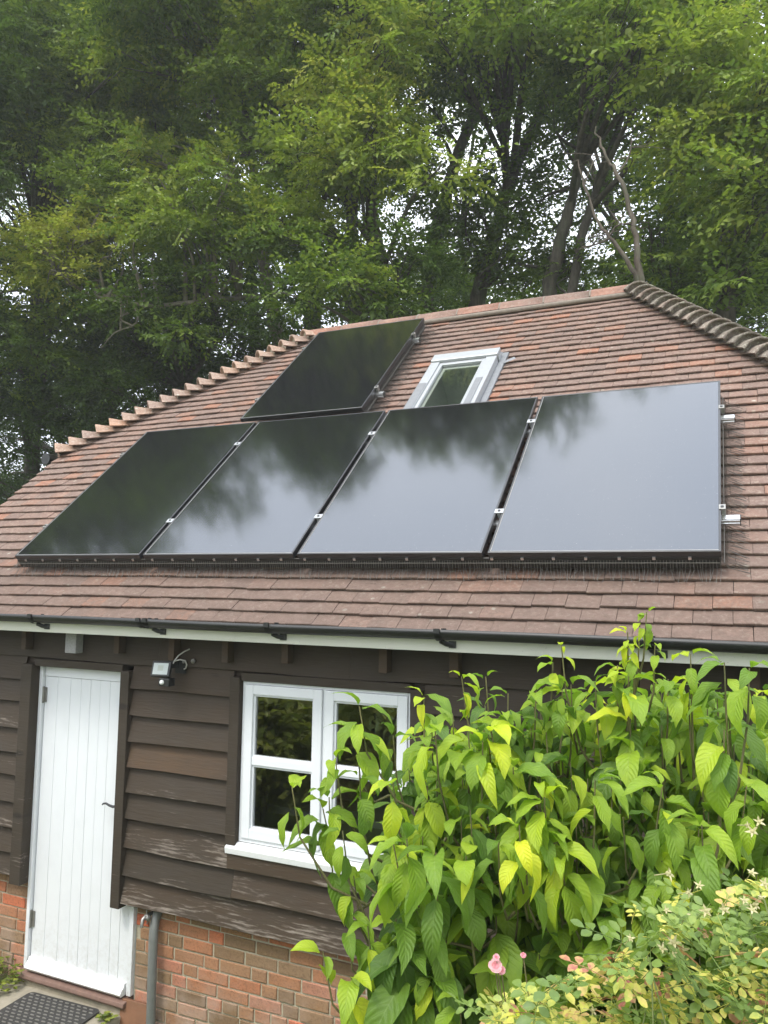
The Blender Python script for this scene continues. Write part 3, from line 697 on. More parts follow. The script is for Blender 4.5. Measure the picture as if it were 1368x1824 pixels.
tpm.tube([(1.335, -.02, -2.21), (1.36, -.035, -2.20), (1.372, -.03, -2.225), (1.355, -.03, -2.25)], .005, 6)
tag(tpm.build('outdoor_tap', STEEL), 'small metal tap at the top of the grey pipe under the boards', 'tap')

# ------------------------------------------------------------------ roof window
sk = empty('roof_window', (0, 0, 0), M=frame(0, 0, 0)); sk.parent = house; sk.matrix_parent_inverse = Matrix.Translation(-house.location)
sk.name = 'roof_window'
def skb(name, boxes, mat, bevel=.004):
    mb = MB()
    for a, b in boxes: mb.box(a, b)
    return mb.build(name, mat, sk, bevel=bevel)
SL, SR, SB, ST = 2.395, 2.965, 1.765, 2.755
skb('flashing', [((SL - .055, SB - .08, -.030), (SL, ST + .05, .014)), ((SR, SB - .08, -.030), (SR + .055, ST + .05, .014)), ((SL, ST, -.03), (SR, ST + .06, .016)), ((SL - .055, SB - .1, -.02), (SR + .055, SB - .08, .012))], VELUXD)
skb('hood', [((SL - .004, ST - .125, .055), (SR + .006, ST, .088)), ((SL - .004, ST - .10, .0), (SR + .006, ST - .002, .055))], VELUX, .008)
skb('frame', [((SL, SB, .0), (SL + .078, ST - .125, .072))], VELUX); skb('frame', [((SR - .088, SB, .0), (SR, ST - .125, .072))], VELUX)
skb('cover_strip', [((SL + .003, SB, .0722), (SL + .074, 2.25, .078))], VELUXD, .003); skb('cover_strip', [((SR - .084, SB, .0722), (SR - .030, 2.25, .078))], VELUXD, .003)
skb('sash', [((SL + .080, SB + .02, .005), (SL + .108, ST - .128, .062)), ((SR - .118, SB + .02, .005), (SR - .090, ST - .128, .062)), ((SL + .108, ST - .17, .005), (SR - .118, ST - .128, .062)), ((SL + .108, SB + .02, .005), (SR - .118, SB + .08, .062))], VELUX, .003)
skb('lining', [((SKU0, SKV0, -.55), (SKU0 + .012, SKV1, .0)), ((SKU1 - .012, SKV0, -.55), (SKU1, SKV1, .0)), ((SKU0 + .012, SKV1 - .012, -.55), (SKU1 - .012, SKV1, .0)), ((SKU0 + .012, SKV0, -.55), (SKU1 - .012, SKV0 + .012, .0))], MINT, 0)
skb('inner_sash', [((SL + .108, ST - .20, .0), (SR - .118, ST - .172, .03)), ((SL + .109, SB + .08, .0), (SL + .135, ST - .2, .03))], MINT, .003)
ps = MB(); ps.add([(SL + .108, SB + .08, .045), (SR - .118, SB + .08, .045), (SR - .118, ST - .17, .045), (SL + .108, ST - .17, .045)], [(0, 1, 2, 3)]); ps.build('pane', SKYGLASS, sk)
skb('shaft_bounce_board', [((SKU0 - .6, SKV0 - .6, -.62), (SKU1 + .6, SKV1 + .6, -.552))], MINT, 0)  # pale board added across the shaft to bounce daylight behind the pane
lf = MB(); lf.add([P(SR + .05, 2.62, .02), P(SR + .13, 2.66, .03), P(SR + .15, 2.63, .026), P(SR + .06, 2.58, .02)], [(0, 1, 2, 3), (3, 2, 1, 0)]); lf.build('flashing_corner', VELUXD, house)

# ------------------------------------------------------------------ solar panels
PW, PH, GAP = 1.134, 1.7286, .0313
def panel_frame(u, v):
    M = frame(u, v, OFF); return M
def make_panel():
    t = empty('solar_panel', (0, 0, 0), M=panel_frame(0, 0), world_parts=False)
    f = .011; d = .035; mb = MB()
    mb.box((0, 0, -d), (PW, f, 0)); mb.box((0, PH - f, -d), (PW, PH, 0)); mb.box((0, f, -d), (f, PH - f, 0)); mb.box((PW - f, f, -d), (PW, PH - f, 0))
    mb.build('frame', FRAMEB, t, bevel=.0016)
    gl = MB(); gl.box((f, f, -.007), (PW - f, PH - f, -.0018)); gl.build('glass', PANEL, t)
    bk = MB(); bk.box((f, f, -.011), (PW - f, PH - f, -.008)); bk.build('backsheet', FRAMEB, t)
    ed = MB(); e = .0035
    ed.box((f, f, -.0016), (PW - f, f + e, -.0008)); ed.box((f, f + e, -.0016), (f + e, PH - f, -.0008)); ed.build('edge_glint', STEEL, t)  # pale strips imitate the frame lip catching the sky
    return t
pan = make_panel()
tag(pan, 'black solar panel at the left end of the lower row of four', 'solar panel', 'solar panels on the tiled roof')
labs = ['black solar panel second from the left in the lower row', 'solar panel below the roof window, third from the left in the lower row', 'pale reflecting solar panel at the right end of the lower row', 'black solar panel alone above the lower row, left of the roof window']
places = [(i * (PW + GAP), 0) for i in (1, 2, 3)] + [(.936, 1.813)]
for (u, v_), lb in zip(places, labs):
    c = copy_tree(pan); c.matrix_basis = panel_frame(u, v_); c['label'] = lb
# rails
def rail_prof(L):
    mb = MB(); prof = [(-.018, 0), (.018, 0), (.018, -.012), (.012, -.015), (.018, -.018), (.018, -.040), (-.018, -.040), (-.018, -.026), (-.013, -.022), (-.018, -.018), (-.018, -.009), (-.014, -.006), (-.018, -.003)]
    mb.prism([(p[0], p[1]) for p in prof], 0, L); return mb
def make_rail(u0, u1, v_, label):
    t = empty('mounting_rail', (0, 0, 0), label, 'mounting rail', 'aluminium rails under the solar panels', M=frame(u0, v_, OFF - .036), world_parts=False)
    rail_prof(u1 - u0).build('rail_bar', ALU, t)
    MB().box((u1 - u0, -.019, -.041), (u1 - u0 + .004, .019, .001)).build('end_cap', PLASTIC, t)
    x = .25
    while x < u1 - u0 - .1:
        MB().box((x, -.015, -.105), (x + .035, .06, -.098)).box((x, -.015, -.098), (x + .035, -.009, -.042)).build('roof_hook', STEEL, t); x += .8
    return t
make_rail(-.07, 4.715, .315, 'lower aluminium rail of the bottom row with its bright end showing')
make_rail(-.07, 4.705, 1.325, 'upper aluminium rail of the bottom row with its bright end showing')
make_rail(.88, 2.14, 2.115, 'aluminium rail under the lower half of the upper solar panel')
make_rail(.88, 2.135, 3.145, 'aluminium rail under the top half of the upper solar panel')
def clamp(u, v_, label, end=0):
    t = empty('panel_clamp', (0, 0, 0), label, 'clamp', 'clamps holding the solar panels', M=frame(u, v_, OFF), world_parts=False)
    mb = MB()
    if end == 0: mb.box((-.026, -.02, .0005), (.026, .02, .0045)); mb.box((-.010, -.018, -.036), (.010, .018, .0005))
    else:
        s = end; xa, xb = sorted((-.010 * s, .022 * s)); mb.box((xa, -.02, .0005), (xb, .02, .0045)); xa, xb = sorted((.002 * s, .022 * s)); mb.box((xa, -.018, -.036), (xb, .018, .0005))
    mb.build('clamp_plate', VELUX if end == 0 else STEEL, t, bevel=.001)
    MB().disc((.006 * end, 0, .0045), (0, 0, 1), .008, .004, 6).build('bolt', FRAMEB, t)
nmj = ('first and second', 'second and third', 'third and fourth')
for i in (1, 2, 3):
    u = i * (PW + GAP) - GAP / 2
    clamp(u, .372, f'lower silver clamp between the {nmj[i-1]} panels of the bottom row'); clamp(u, 1.385, f'upper silver clamp between the {nmj[i-1]} panels of the bottom row')
ue = 4 * PW + 3 * GAP
clamp(ue, .352, 'lower clamp on the right edge of the rightmost panel', 1); clamp(ue, 1.382, 'upper clamp on the right edge of the rightmost panel', 1)
clamp(0, .352, 'lower clamp on the left edge of the leftmost panel', -1); clamp(0, 1.36, 'upper clamp on the left edge of the leftmost panel', -1)
clamp(2.07, 2.15, 'lower clamp on the right edge of the upper panel', 1); clamp(2.07, 3.18, 'upper clamp on the right edge of the upper panel', 1)
clamp(.936, 2.15, 'lower clamp on the left edge of the upper panel', -1); clamp(.936, 3.18, 'top clamp on the left edge of the upper panel', -1)

# bird guard wires
def guard(name, label, pts, outw, clips):
    """pts: list of (u,v) roots along the panel edge, outw: outward direction in the slope"""
    t = empty(name, P(*pts[0], OFF - .035), label, 'bird guard', 'wire bird guards round the panels')
    mb = MB(); r = .0015
    ox, oy = outw
    for (u, v_) in pts:
        j = random.uniform(-.006, .006); j2 = random.gauss(0, .012)
        L = (.075 if abs(ox) < .5 else .105) + random.uniform(-.012, .02)
        q = [(u - ox * .012, v_ - oy * .012, OFF - .034), (u + ox * .008 + oy * j * .3, v_ + oy * .008 + ox * j * .3, OFF - .058), (u + ox * .028 + oy * j, v_ + oy * .028 + ox * j, OFF - .092),
             (u + ox * L + oy * j2, v_ + oy * L + ox * j2, .008 + random.uniform(0, .012))]
        mb.tube([P(*p) for p in q], r, 3, 0, False)
    a, b = pts[0], pts[-1]
    if abs(ox) < .5: MB().box((a[0], -.006, -.066), (b[0], -.003, .0), M=frame(0, a[1] + .004, OFF - .036)).build('skirt_strip', PLASTIC, t)
    else:
        xa, xb = sorted((a[0] - .004 * ox, a[0] - .007 * ox)); MB().box((xa, 0, -.060), (xb, b[1] - a[1], .0), M=frame(0, a[1], OFF - .036)).build('skirt_strip', PLASTIC, t)
    for (k, hh) in ((.010, OFF - .062), (-.006, OFF - .040)):
        mb.tube([P(a[0] + ox * k, a[1] + oy * k, hh), P(b[0] + ox * k, b[1] + oy * k, hh)], .0022, 5)
    mb.build('guard_wires', WIRE, t, kind='stuff')
    for (u, v_) in clips:
        cm = MB(); cm.box((-.007, -.004, -.012), (.007, .004, .002), M=frame(u + ox * .002, v_ + oy * .002, OFF - .034)); cm.build('clip', ALU, t)
pts = [(u, -.002) for u in np.arange(.005, ue - .002, .0148)]
guard('bird_guard', 'wire bird guard along the bottom edge of the lower row of panels', pts, (0, -1), [(u, -.002) for u in np.arange(.09, ue, .163)])
guard('bird_guard', 'wire bird guard down the right edge of the lower row', [(ue + .002, v_) for v_ in np.arange(-.01, 1.62, .0125)], (1, -.25), [])
guard('bird_guard', 'wire bird guard down the right edge of the upper panel', [(2.072, v_) for v_ in np.arange(1.82, 3.53, .0125)], (1, -.2), [])
guard('bird_guard', 'wire bird guard down the left edge of the lower row', [(-.002, v_) for v_ in np.arange(0, 1.7, .016)], (-1, -.2), [])

# ------------------------------------------------------------------ floodlight
fl = empty('floodlight', (1.535, -.03, -.70), 'small black floodlight with motion sensor fixed under the eave right of the door', 'floodlight')
R_ = Matrix.Translation((1.475, -.135, -.705)) @ Matrix.Rotation(math.radians(12), 4, 'Z') @ Matrix.Rotation(math.radians(-16), 4, 'X')
def flb(name, a, b, mat, bevel=.003):
    mb = MB().box(a, b); o = mb.build(name, mat, fl, bevel=bevel)
    for v_ in o.data.vertices: v_.co = R_ @ v_.co
    return o
flb('housing', (-.062, -.012, -.048), (.062, .014, .048), LAMPB, .005); flb('lens', (-.049, -.0145, -.035), (.049, -.0125, .034), LENS, .002); flb('chip', (-.018, -.0158, -.012), (.018, -.0147, .020), simple('lamp_chip', (.42, .45, .40), .5), 0)
for k in range(7): flb('cooling_fin', (-.05 + k * .0155, .0145, -.04), (-.047 + k * .0155, .028, .04), LAMPB, 0)
sb = MB(); sb.box((1.470, -.155, -.805), (1.550, -.095, -.757)); sb.build('sensor_box', LAMPB, fl, bevel=.006)
MB().ball((1.500, -.157, -.781), .015, 10).build('sensor_dome', SENSOR, fl)
bk = MB(); bk.box((1.515, -.10, -.70), (1.525, -.03, -.66)); bk.box((1.50, -.038, -.735), (1.575, -.026, -.655)); bk.tube([(1.475, -.11, -.70), (1.52, -.09, -.69)], .008, 6); bk.build('bracket', LAMPB, fl)
cb = MB(); cb.tube([(1.60, -.03, -.585), (1.575, -.05, -.60), (1.55, -.075, -.625), (1.535, -.09, -.655), (1.533, -.10, -.672)], .0045, 7)
cb.tube([(1.533, -.085, -.658), (1.56, -.07, -.648), (1.588, -.055, -.655), (1.597, -.05, -.68), (1.585, -.045, -.703), (1.57, -.04, -.708)], .0045, 7); cb.build('cable', CABLE, fl)
for p_ in ((1.515, -.06, -.662), (1.568, -.045, -.665)): MB().ball(p_, .009, 8).build('screw', STEEL, fl)
tag(MB().disc((1.632, -.028, -.657), (0, -1, 0), .014, .012, 12).ball((1.632, -.041, -.657), .010, 8).build('wall_fixing', STEEL), 'round steel fixing on the top board right of the floodlight', 'wall fixing')

# ------------------------------------------------------------------ things by the door
MT = Matrix.Translation((.755, -.26, -2.832)) @ Matrix.Rotation(.05, 4, 'Z')
mat_ = empty('doormat', (.755, -.26, -2.832), 'black rubber doormat with pale ribs in front of the white door', 'doormat')
mb = MB(); nn = 24; hw, hh, cr = .285, .215, .035; ring = []
for (cx, cy, a0) in ((hw - cr, hh - cr, 0), (-hw + cr, hh - cr, 90), (-hw + cr, -hh + cr, 180), (hw - cr, -hh + cr, 270)):
    for k in range(5): a = math.radians(a0 + k * 22.5); ring.append((cx + cr * math.cos(a), cy + cr * math.sin(a)))
vs = [MT @ Vector((x, y, 0)) for x, y in ring] + [MT @ Vector((x, y, .012)) for x, y in ring]; q = len(ring)
mb.add(vs, [tuple(range(q, 2 * q)), tuple(range(q - 1, -1, -1))] + [(i, (i + 1) % q, q + (i + 1) % q, q + i) for i in range(q)]); mb.build('rubber_base', RUBBER, mat_)
rb = MB()
for r in range(13):
    for c in range(11):
        x = -.25 + c * .048 + (.024 if r % 2 else 0); y = -.185 + r * .031
        if x < .265: rb.box((x - .014, y - .0035, .012), (x + .014, y + .0035, .0165), random.random(), MT)
rb.build('ribs', RUBRIB, mat_, kind='stuff')
bd = MB(); Mb = Matrix.Translation((1.27, -.03, -2.985)) @ Matrix.Rotation(.05, 4, 'Z') @ Matrix.Rotation(math.radians(-15), 4, 'X')
bd.box((-.115, -.018, 0), (.10, .010, .245), 0, Mb)
tag(bd.build('leaning_board', SLAB, bevel=.004), 'short brown board leaning on the brick wall beside the grey pipe', 'board')

# ------------------------------------------------------------------ leaves of the shrub
def leaf_geo(Lf, Wf, droop, fold, wavy, nx=4, ny=8, seed=0, curl=0.):
    r = random.Random(seed); V = []; UV = []
    ang = r.uniform(.15, .45); y = z = 0.; ph = r.uniform(0, 6)
    for i in range(ny + 1):
        t = i / ny
        wd = Wf * (math.sin(math.pi * min(1, t ** .78)) ** .85) * (1 - .12 * t) if 0 < t < 1 else .0015
        if t > .86: wd *= .75
        for j in range(nx + 1):
            s = -1 + 2 * j / nx
            x = s * wd * math.cos(fold * abs(s)); up = abs(s) * wd * math.sin(fold) + wavy * math.sin(t * 15 + ph + (1.3 if s > 0 else 0)) * s * s
            V.append((x + curl * t * t * Lf, y - up * math.sin(-ang) * 0, z + up)); UV.append((s, t))
        ang -= droop / ny * (1.3 - .6 * t); y += Lf / ny * math.cos(ang); z += Lf / ny * math.sin(ang)
    F = [(i * (nx + 1) + j, i * (nx + 1) + j + 1, (i + 1) * (nx + 1) + j + 1, (i + 1) * (nx + 1) + j) for i in range(ny) for j in range(nx)]
    return np.array(V), np.array(F), np.array(UV)
def leaf_mesh(name, V, F, UV, mat, tint):
    me = np_mesh(name, V, F, mat, np.broadcast_to(np.asarray(tint, float), (len(F),)).copy(), True)
    uv = me.uv_layers.new(name='UVMap'); uv.data.foreach_set('uv', UV[F.ravel()].astype(np.float32).ravel()); return me
NV = 12
LG = [leaf_geo(1., random.uniform(.205, .255), random.uniform(.6, 2.1), random.uniform(.15, .6), random.uniform(.012, .045), seed=k, curl=random.uniform(-.2, .2)) for k in range(NV)]
TINTS = (.05, .22, .38, .55, .76, .95)
LM = [[leaf_mesh('leaf', *LG[k], BUSHLEAF, t_) for t_ in TINTS] for k in range(NV)]
shrub = empty('shrub', (4.3, -1.45, GZ + .2), 'large leafy green shrub with drooping leaves in front of the window and wall', 'shrub')
whorls = []                                          # (point, size, lime, count)
def wh(x, y, D, size=.12, lime=.3, n=5): whorls.append((dist(x, y, D), size, lime, n))
for a in ((640, 1258, 2.35, .12, .55, 5), (700, 1310, 2.4, .11, .3, 4), (597, 1350, 2.3, .105, .45, 4), (520, 1402, 2.25, .12, .75, 4), (575, 1440, 2.3, .12, .5, 4), (640, 1380, 2.3, .12, .35, 5),
          (755, 1240, 2.35, .08, .8, 5), (822, 1205, 2.35, .085, .85, 5), (775, 1300, 2.25, .15, .7, 5), (865, 1205, 2.4, .08, .6, 4), (905, 1235, 2.35, .10, .4, 4), (985, 1180, 2.4, .08, .7, 4), (955, 1230, 2.35, .10, .35, 5), (1000, 1150, 2.4, .055, .9, 3),
          (1152, 1090, 2.35, .05, .6, 4), (1140, 1105, 2.35, .06, .75, 5), (1118, 1125, 2.35, .06, .95, 5), (1128, 1150, 2.35, .075, .9, 5), (1100, 1185, 2.35, .075, .5, 5), (1060, 1215, 2.35, .09, .4, 5), (1230, 1165, 2.3, .11, .75, 6), (1190, 1210, 2.3, .12, .4, 5), (1290, 1180, 2.2, .12, .5, 5), (1335, 1190, 2.1, .145, .25, 4),
          (1120, 1205, 2.3, .10, .9, 4), (700, 1395, 2.2, .13, .7, 4), (860, 1320, 2.2, .13, .5, 5), (925, 1470, 2.0, .125, 1., 5), (1000, 1530, 2.05, .13, .65, 6), (1060, 1390, 2.1, .13, .6, 5), (970, 1420, 2.1, .12, .8, 4), (830, 1525, 2.05, .11, .55, 5), (700, 1500, 2.1, .13, .6, 5),
          (1250, 1470, 1.95, .15, .35, 6), (1330, 1400, 2.0, .14, .5, 6), (1180, 1400, 2.05, .14, .45, 6), (1290, 1300, 2.1, .14, .35, 6), (575, 1695, 2.1, .115, .8, 3), (625, 1740, 2.05, .15, .7, 4), (655, 1650, 2.1, .12, .55, 4), (630, 1560, 2.2, .10, .5, 4), (610, 1480, 2.2, .10, .45, 4), (760, 1740, 2.05, .15, .35, 6), (820, 1790, 1.95, .13, .4, 5), (1100, 1640, 2.1, .2, .15, 5), (1180, 1590, 2.1, .2, .15, 4), (960, 1700, 2.1, .2, .1, 4), (690, 1680, 2.15, .12, .35, 5)): wh(*a)
top = [(600, 1330), (700, 1330), (760, 1265), (850, 1235), (960, 1225), (1100, 1205), (1200, 1195), (1300, 1215), (1560, 1190)]
lft = [(1330, 690), (1450, 680), (1560, 690), (1650, 660), (1900, 640)]
def interp(tbl, x): return float(np.interp(x, [p[0] for p in tbl], [p[1] for p in tbl]))
k = 0
while k < 860:
    x, y = random.uniform(640, 1560), random.uniform(1195, 1980)
    if x < interp(lft, y) + random.uniform(0, 50) or y < interp(top, x) + random.uniform(0, 25): continue
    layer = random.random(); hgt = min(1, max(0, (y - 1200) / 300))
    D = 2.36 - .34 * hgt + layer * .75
    lime = max(0, min(1, random.gauss(.52 - .34 * layer - .18 * max(0, (y - 1450) / 350), .17)))  # limier young tips; inner and lower leaves tinted darker to imitate shade
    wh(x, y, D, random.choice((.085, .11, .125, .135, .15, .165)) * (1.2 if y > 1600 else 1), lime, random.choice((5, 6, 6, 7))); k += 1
sub = []; leaves = []; stems = MB(); root = Vector((4.25, -1.35, GZ + .35))
def grow(wi, p, size, lime, n):
    p = Vector(p); base_phi = random.uniform(0, 6.3); hero = wi < 48
    tocam = math.atan2(CAM[0] - p.x, CAM[1] - p.y) 
    for i in range(n):
        phi = base_phi + i * 2.4 + random.uniform(-.4, .4)
        if random.random() < .68: phi = math.atan2(-(CAM[0] - p.x), CAM[1] - p.y) + random.uniform(-1.25, 1.25)      # leaves turn to the open, light side
        off = Vector((0, 0, -.012 * i * (1 if size < .1 else 1.6) + random.uniform(-.01, .01)))
        tilt = random.uniform(-.75, .15) - (.25 if i > 2 else 0)
        sc = size * random.uniform(.75, 1.15) * (1 if i else .8)
        if i == 0: tilt = random.uniform(.5, 1.2); sc *= .95; off = Vector((0, 0, -.006))
        elif i == 1: tilt = random.uniform(0, .6); sc *= .95; off = Vector((0, 0, -.010))
        M = Matrix.Translation(p + off) @ Matrix.Rotation(phi, 4, 'Z') @ Matrix.Rotation(tilt, 4, 'X') @ Matrix.Rotation(random.uniform(-.35, .35), 4, 'Y') @ Matrix.Translation((0, .010, 0)) @ Matrix.Diagonal((sc * random.uniform(.8, 1.15), sc, sc * random.uniform(.7, 1.3), 1))
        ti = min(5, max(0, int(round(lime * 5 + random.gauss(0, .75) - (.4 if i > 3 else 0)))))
        cpt = M @ Vector((0, .5, -.15)); leaves.append((np.array(cpt), M, random.randrange(NV), ti, sc))
    if wi < 48 and wi % 2 == 0 and size < .13: sub.append((p + Vector((random.uniform(-.03, .03), random.uniform(-.02, .05), -random.uniform(.09, .13))), size * 1.3, lime * .8, 4))
    tgt = root + Vector((random.uniform(-.5, .6), random.uniform(-.3, .3), random.uniform(.2, .9)))
    tgt = p + (tgt - p).normalized() * (.34 if wi < 48 else .16) + Vector((0, .03, -.06))
    d = tgt - p; a = p + Vector((d.x * .12, d.y * .12, -.14)); b = p + d * .55 + Vector((0, 0, -.10))
    stems.tube([p + Vector((0, 0, .0)), p + (a - p) * .5, a, b, tgt], [.0018, .0024, .003, .004, .005], 5, 0, False)
for wi, q_ in enumerate(whorls): grow(wi, *q_)
for q_ in list(sub): grow(99, *q_)
for k in range(5):
    a = root + Vector((random.uniform(-.4, .6), random.uniform(-.3, .3), random.uniform(.6, 1.))); stems.tube([root + Vector((random.uniform(-.15, .15), random.uniform(-.15, .15), -.4)), root.lerp(a, .5), a], [.016, .013, .009], 6)
stems.build('stems', TWIG, shrub)
lp = np.array([l[0] for l in leaves]); qx, qy, qd = project(lp); qs = np.array([l[4] for l in leaves])
sc_ = np.where((qx > -10) & (qx < 1378) & (qy < 1834), qs / qd - .05 * np.maximum(0, qd - 2.3), -1.)
pick = set(np.argsort(-sc_)[:300].tolist()); sv, sf_, stt, suv = [], [], [], []; nb_ = 0
for i, (c, M, kk, ti, sc) in enumerate(leaves):
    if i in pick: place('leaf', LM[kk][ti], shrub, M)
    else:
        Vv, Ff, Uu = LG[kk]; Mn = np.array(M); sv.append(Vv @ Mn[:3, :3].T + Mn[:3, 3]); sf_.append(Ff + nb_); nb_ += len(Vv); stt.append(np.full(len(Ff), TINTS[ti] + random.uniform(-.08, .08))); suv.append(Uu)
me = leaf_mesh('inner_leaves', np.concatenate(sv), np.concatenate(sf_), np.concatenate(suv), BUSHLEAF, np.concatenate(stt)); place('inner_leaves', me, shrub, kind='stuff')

# ------------------------------------------------------------------ rose bush
rose = empty('rose_bush', (4.55, -2.45, -2.2), 'thin rose bush with yellowing leaves and dry star hips in front of the shrub', 'rose bush')
def rose_leaf(seed, tint):
    r = random.Random(seed); V, F, T = [], [], []
    def leaflet(o, ang, L):
        b = len(V); ca, sa = math.cos(ang), math.sin(ang); W = L * .34; dz = r.uniform(-.25, .1)
        for (t, ws) in ((0, (0,)), (.3, (-.8, 0, .8)), (.62, (-1, 0, 1)), (.88, (-.5, 0, .5)), (1, (0,))):
            for s in ws:
                x, y, z = s * W, t * L, abs(s) * W * .28 + dz * L * t * t
                V.append((o[0] + x * ca - y * sa, o[1] + x * sa + y * ca, o[2] + z))
        for f in ((0, 2, 1), (0, 3, 2), (1, 2, 5, 4), (2, 3, 6, 5), (4, 5, 8, 7), (5, 6, 9, 8), (7, 8, 10), (8, 9, 10)): F.append(tuple(q + b for q in f)); T.append(tint + r.uniform(-.07, .07))
    Lr_ = r.uniform(.026, .036)
    for (t, sides) in ((.3, (-1, 1)), (.62, (-1, 1)), (.85, (0,))):
        for s in sides: leaflet((s * .002, t * .075, -.006 * t), -s * r.uniform(.9, 1.3), Lr_ * (.8 if t < .5 else 1))
    mb = MB(); mb.add(V, F, 0, True); mb.t = T
    mb.tube([(0, -.02, 0), (0, .02, 0), (0, .066, -.005)], .0009, 3, tint, False); return mb.mesh('leaf', ROSELEAF)
RL = {t_: [rose_leaf(k * 7 + int(t_ * 100), t_) for k in range(4)] for t_ in (.05, .22, .38, .55, .68, .8, .93)}
rst = MB(); tg = list(RL)
def rosept():
    while True:
        x, y = random.uniform(860, 1520), random.uniform(1560, 1960)
        lim = float(np.interp(x, [860, 960, 1050, 1150, 1230, 1368, 1520], [1760, 1740, 1700, 1610, 1570, 1565, 1560]))
        if y > lim + abs(random.gauss(0, 25)): return x, y
rsv, rsf, rst_, rnb = [], [], [], 0
for k in range(720):
    x, y = rosept(); D = random.uniform(1.42, 1.86) if y > 1640 else random.uniform(1.62, 1.9)
    p = Vector(dist(x, y, D)); lo = (y - 1640) / 200
    t_ = random.choice((.05, .22, .22, .38)) if random.random() > .22 + .6 * max(0, min(1, lo)) else random.choice((.55, .55, .68, .68, .68, .8, .93))
    M = Matrix.Translation(p) @ Matrix.Rotation(random.uniform(0, 6.3), 4, 'Z') @ Matrix.Rotation(random.uniform(-.9, .5), 4, 'X') @ Matrix.Rotation(random.uniform(-.6, .6), 4, 'Y') @ Matrix.Scale(random.uniform(.7, 1.02), 4)
    me_ = random.choice(RL[t_])
    if k < 270: place('leaf', me_, rose, M)
    else:
        rsv += [M @ q.co for q in me_.vertices]; rsf += [tuple(i + rnb for i in q.vertices) for q in me_.polygons]; rst_ += [q.value for q in me_.attributes['tint'].data]; rnb = len(rsv)
rin = MB(); rin.v = [tuple(q) for q in rsv]; rin.f = rsf; rin.t = rst_; rin.sm = [True] * len(rsf); rin.build('inner_leaves', ROSELEAF, rose, kind='stuff')
rr_ = Vector((4.75, -2.35, -2.2))
for k in range(46):
    x, y = rosept(); p = Vector(dist(x, y, random.uniform(1.5, 1.85))); b = rr_ + Vector((random.uniform(-.5, .5), random.uniform(-.3, .3), 0)); mid = p.lerp(b, .45) + Vector((random.uniform(-.06, .06), random.uniform(-.06, .06), .06))
    rst.tube([p, p.lerp(mid, .5) + Vector((0, 0, .02)), mid, b], [.0014, .002, .0026, .004], 4, 0, False)
rst.build('stems', simple('rose_stem', (.20, .24, .08), .6, var=.4), rose)
def star(seed):
    r = random.Random(seed); mb = MB(); mb.ball((0, 0, 0), .006, 6, (1, 1, 1.2), .1)
    for k in range(5):
        a = k * 1.257 + r.uniform(-.2, .2); L = r.uniform(.013, .019); zz = r.uniform(-.004, .007)
        c, s = math.cos(a), math.sin(a)
        mb.add([(c * .004 - s * .003, s * .004 + c * .003, .004), (c * .004 + s * .003, s * .004 - c * .003, .004), (c * L * .6 + s * .0028, s * L * .6 - c * .0028, .005 + zz * .5), (c * L, s * L, .004 + zz), (c * L * .6 - s * .0028, s * L * .6 + c * .0028, .005 + zz * .5)], [(0, 1, 2, 3, 4), (4, 3, 2, 1, 0)], r.random())
    mb.tube([(0, 0, -.04), (0, 0, -.005)], .0012, 4, .3, False); return mb.mesh('star_hip', CALYX)
SM = [star(k) for k in range(5)]
spots = [(1225, 1590), (1258, 1622), (1290, 1620), (1186, 1622), (1325, 1605), (1345, 1612), (1340, 1622), (1355, 1600), (1200, 1680), (1215, 1692), (1122, 1672), (1190, 1556), (1055, 1800), (1220, 1632), (1245, 1578), (1330, 1470), (1340, 1482), (1352, 1465), (1338, 1555), (1362, 1575), (1200, 1700), (1180, 1690)]
for (x, y) in spots:
    M = Matrix.Translation(Vector(dist(x, y, random.uniform(1.5, 1.6)))) @ Matrix.Rotation(YAW, 4, 'Z') @ Matrix.Rotation(random.uniform(.5, 1.4), 4, 'X') @ Matrix.Rotation(random.uniform(-.6, .6), 4, 'Y') @ Matrix.Rotation(random.uniform(0, 6), 4, 'Z') @ Matrix.Scale(random.uniform(.6, .9), 4)
    place('star_hip', random.choice(SM), rose, M)
def flower(p, s, nm='pink_rose'):
    mb = MB(); r = random.Random(int(s * 1e4))
    for ring_, (nq, op, L) in enumerate(((5, 1.15, .022), (5, .75, .019), (4, .35, .015))):
        for k in range(nq):
            a = k * 2 * math.pi / nq + ring_ * .6 + r.uniform(-.2, .2); tl_ = op + r.uniform(-.15, .15); vs = []
            for (t, w_) in ((0, .25), (.5, .9), (.85, .8), (1., .35)):
                for q in (-1, 0, 1):
                    x = q * w_ * L * .55; yy = t * L * math.sin(tl_); zz = t * L * math.cos(tl_) + (q * q) * .004 - .004 * t * t
                    vs.append((x * math.cos(a) - yy * math.sin(a), x * math.sin(a) + yy * math.cos(a), zz))
            mb.add(vs, [(i * 3 + j, i * 3 + j + 1, (i + 1) * 3 + j + 1, (i + 1) * 3 + j) for i in range(3) for j in range(2)], r.random(), True)
    me = mb.mesh('rose_flower', PETAL)
    place('rose_flower', me, rose, Matrix.Translation(Vector(p)) @ Matrix.Rotation(YAW, 4, 'Z') @ Matrix.Rotation(.9, 4, 'X') @ Matrix.Scale(s * .72, 4))
    o = MB(); o.tube([Vector(p), Vector(p) + Vector((.01, .02, -.12))], .0016, 4, 0, False); o.build('flower_stalk', TWIG, rose)
flower(dist(882, 1722, 1.62), 1.0); flower(dist(893, 1729, 1.63), .6); flower(dist(884, 1706, 1.62), .5); flower(dist(932, 1702, 1.65), .42)

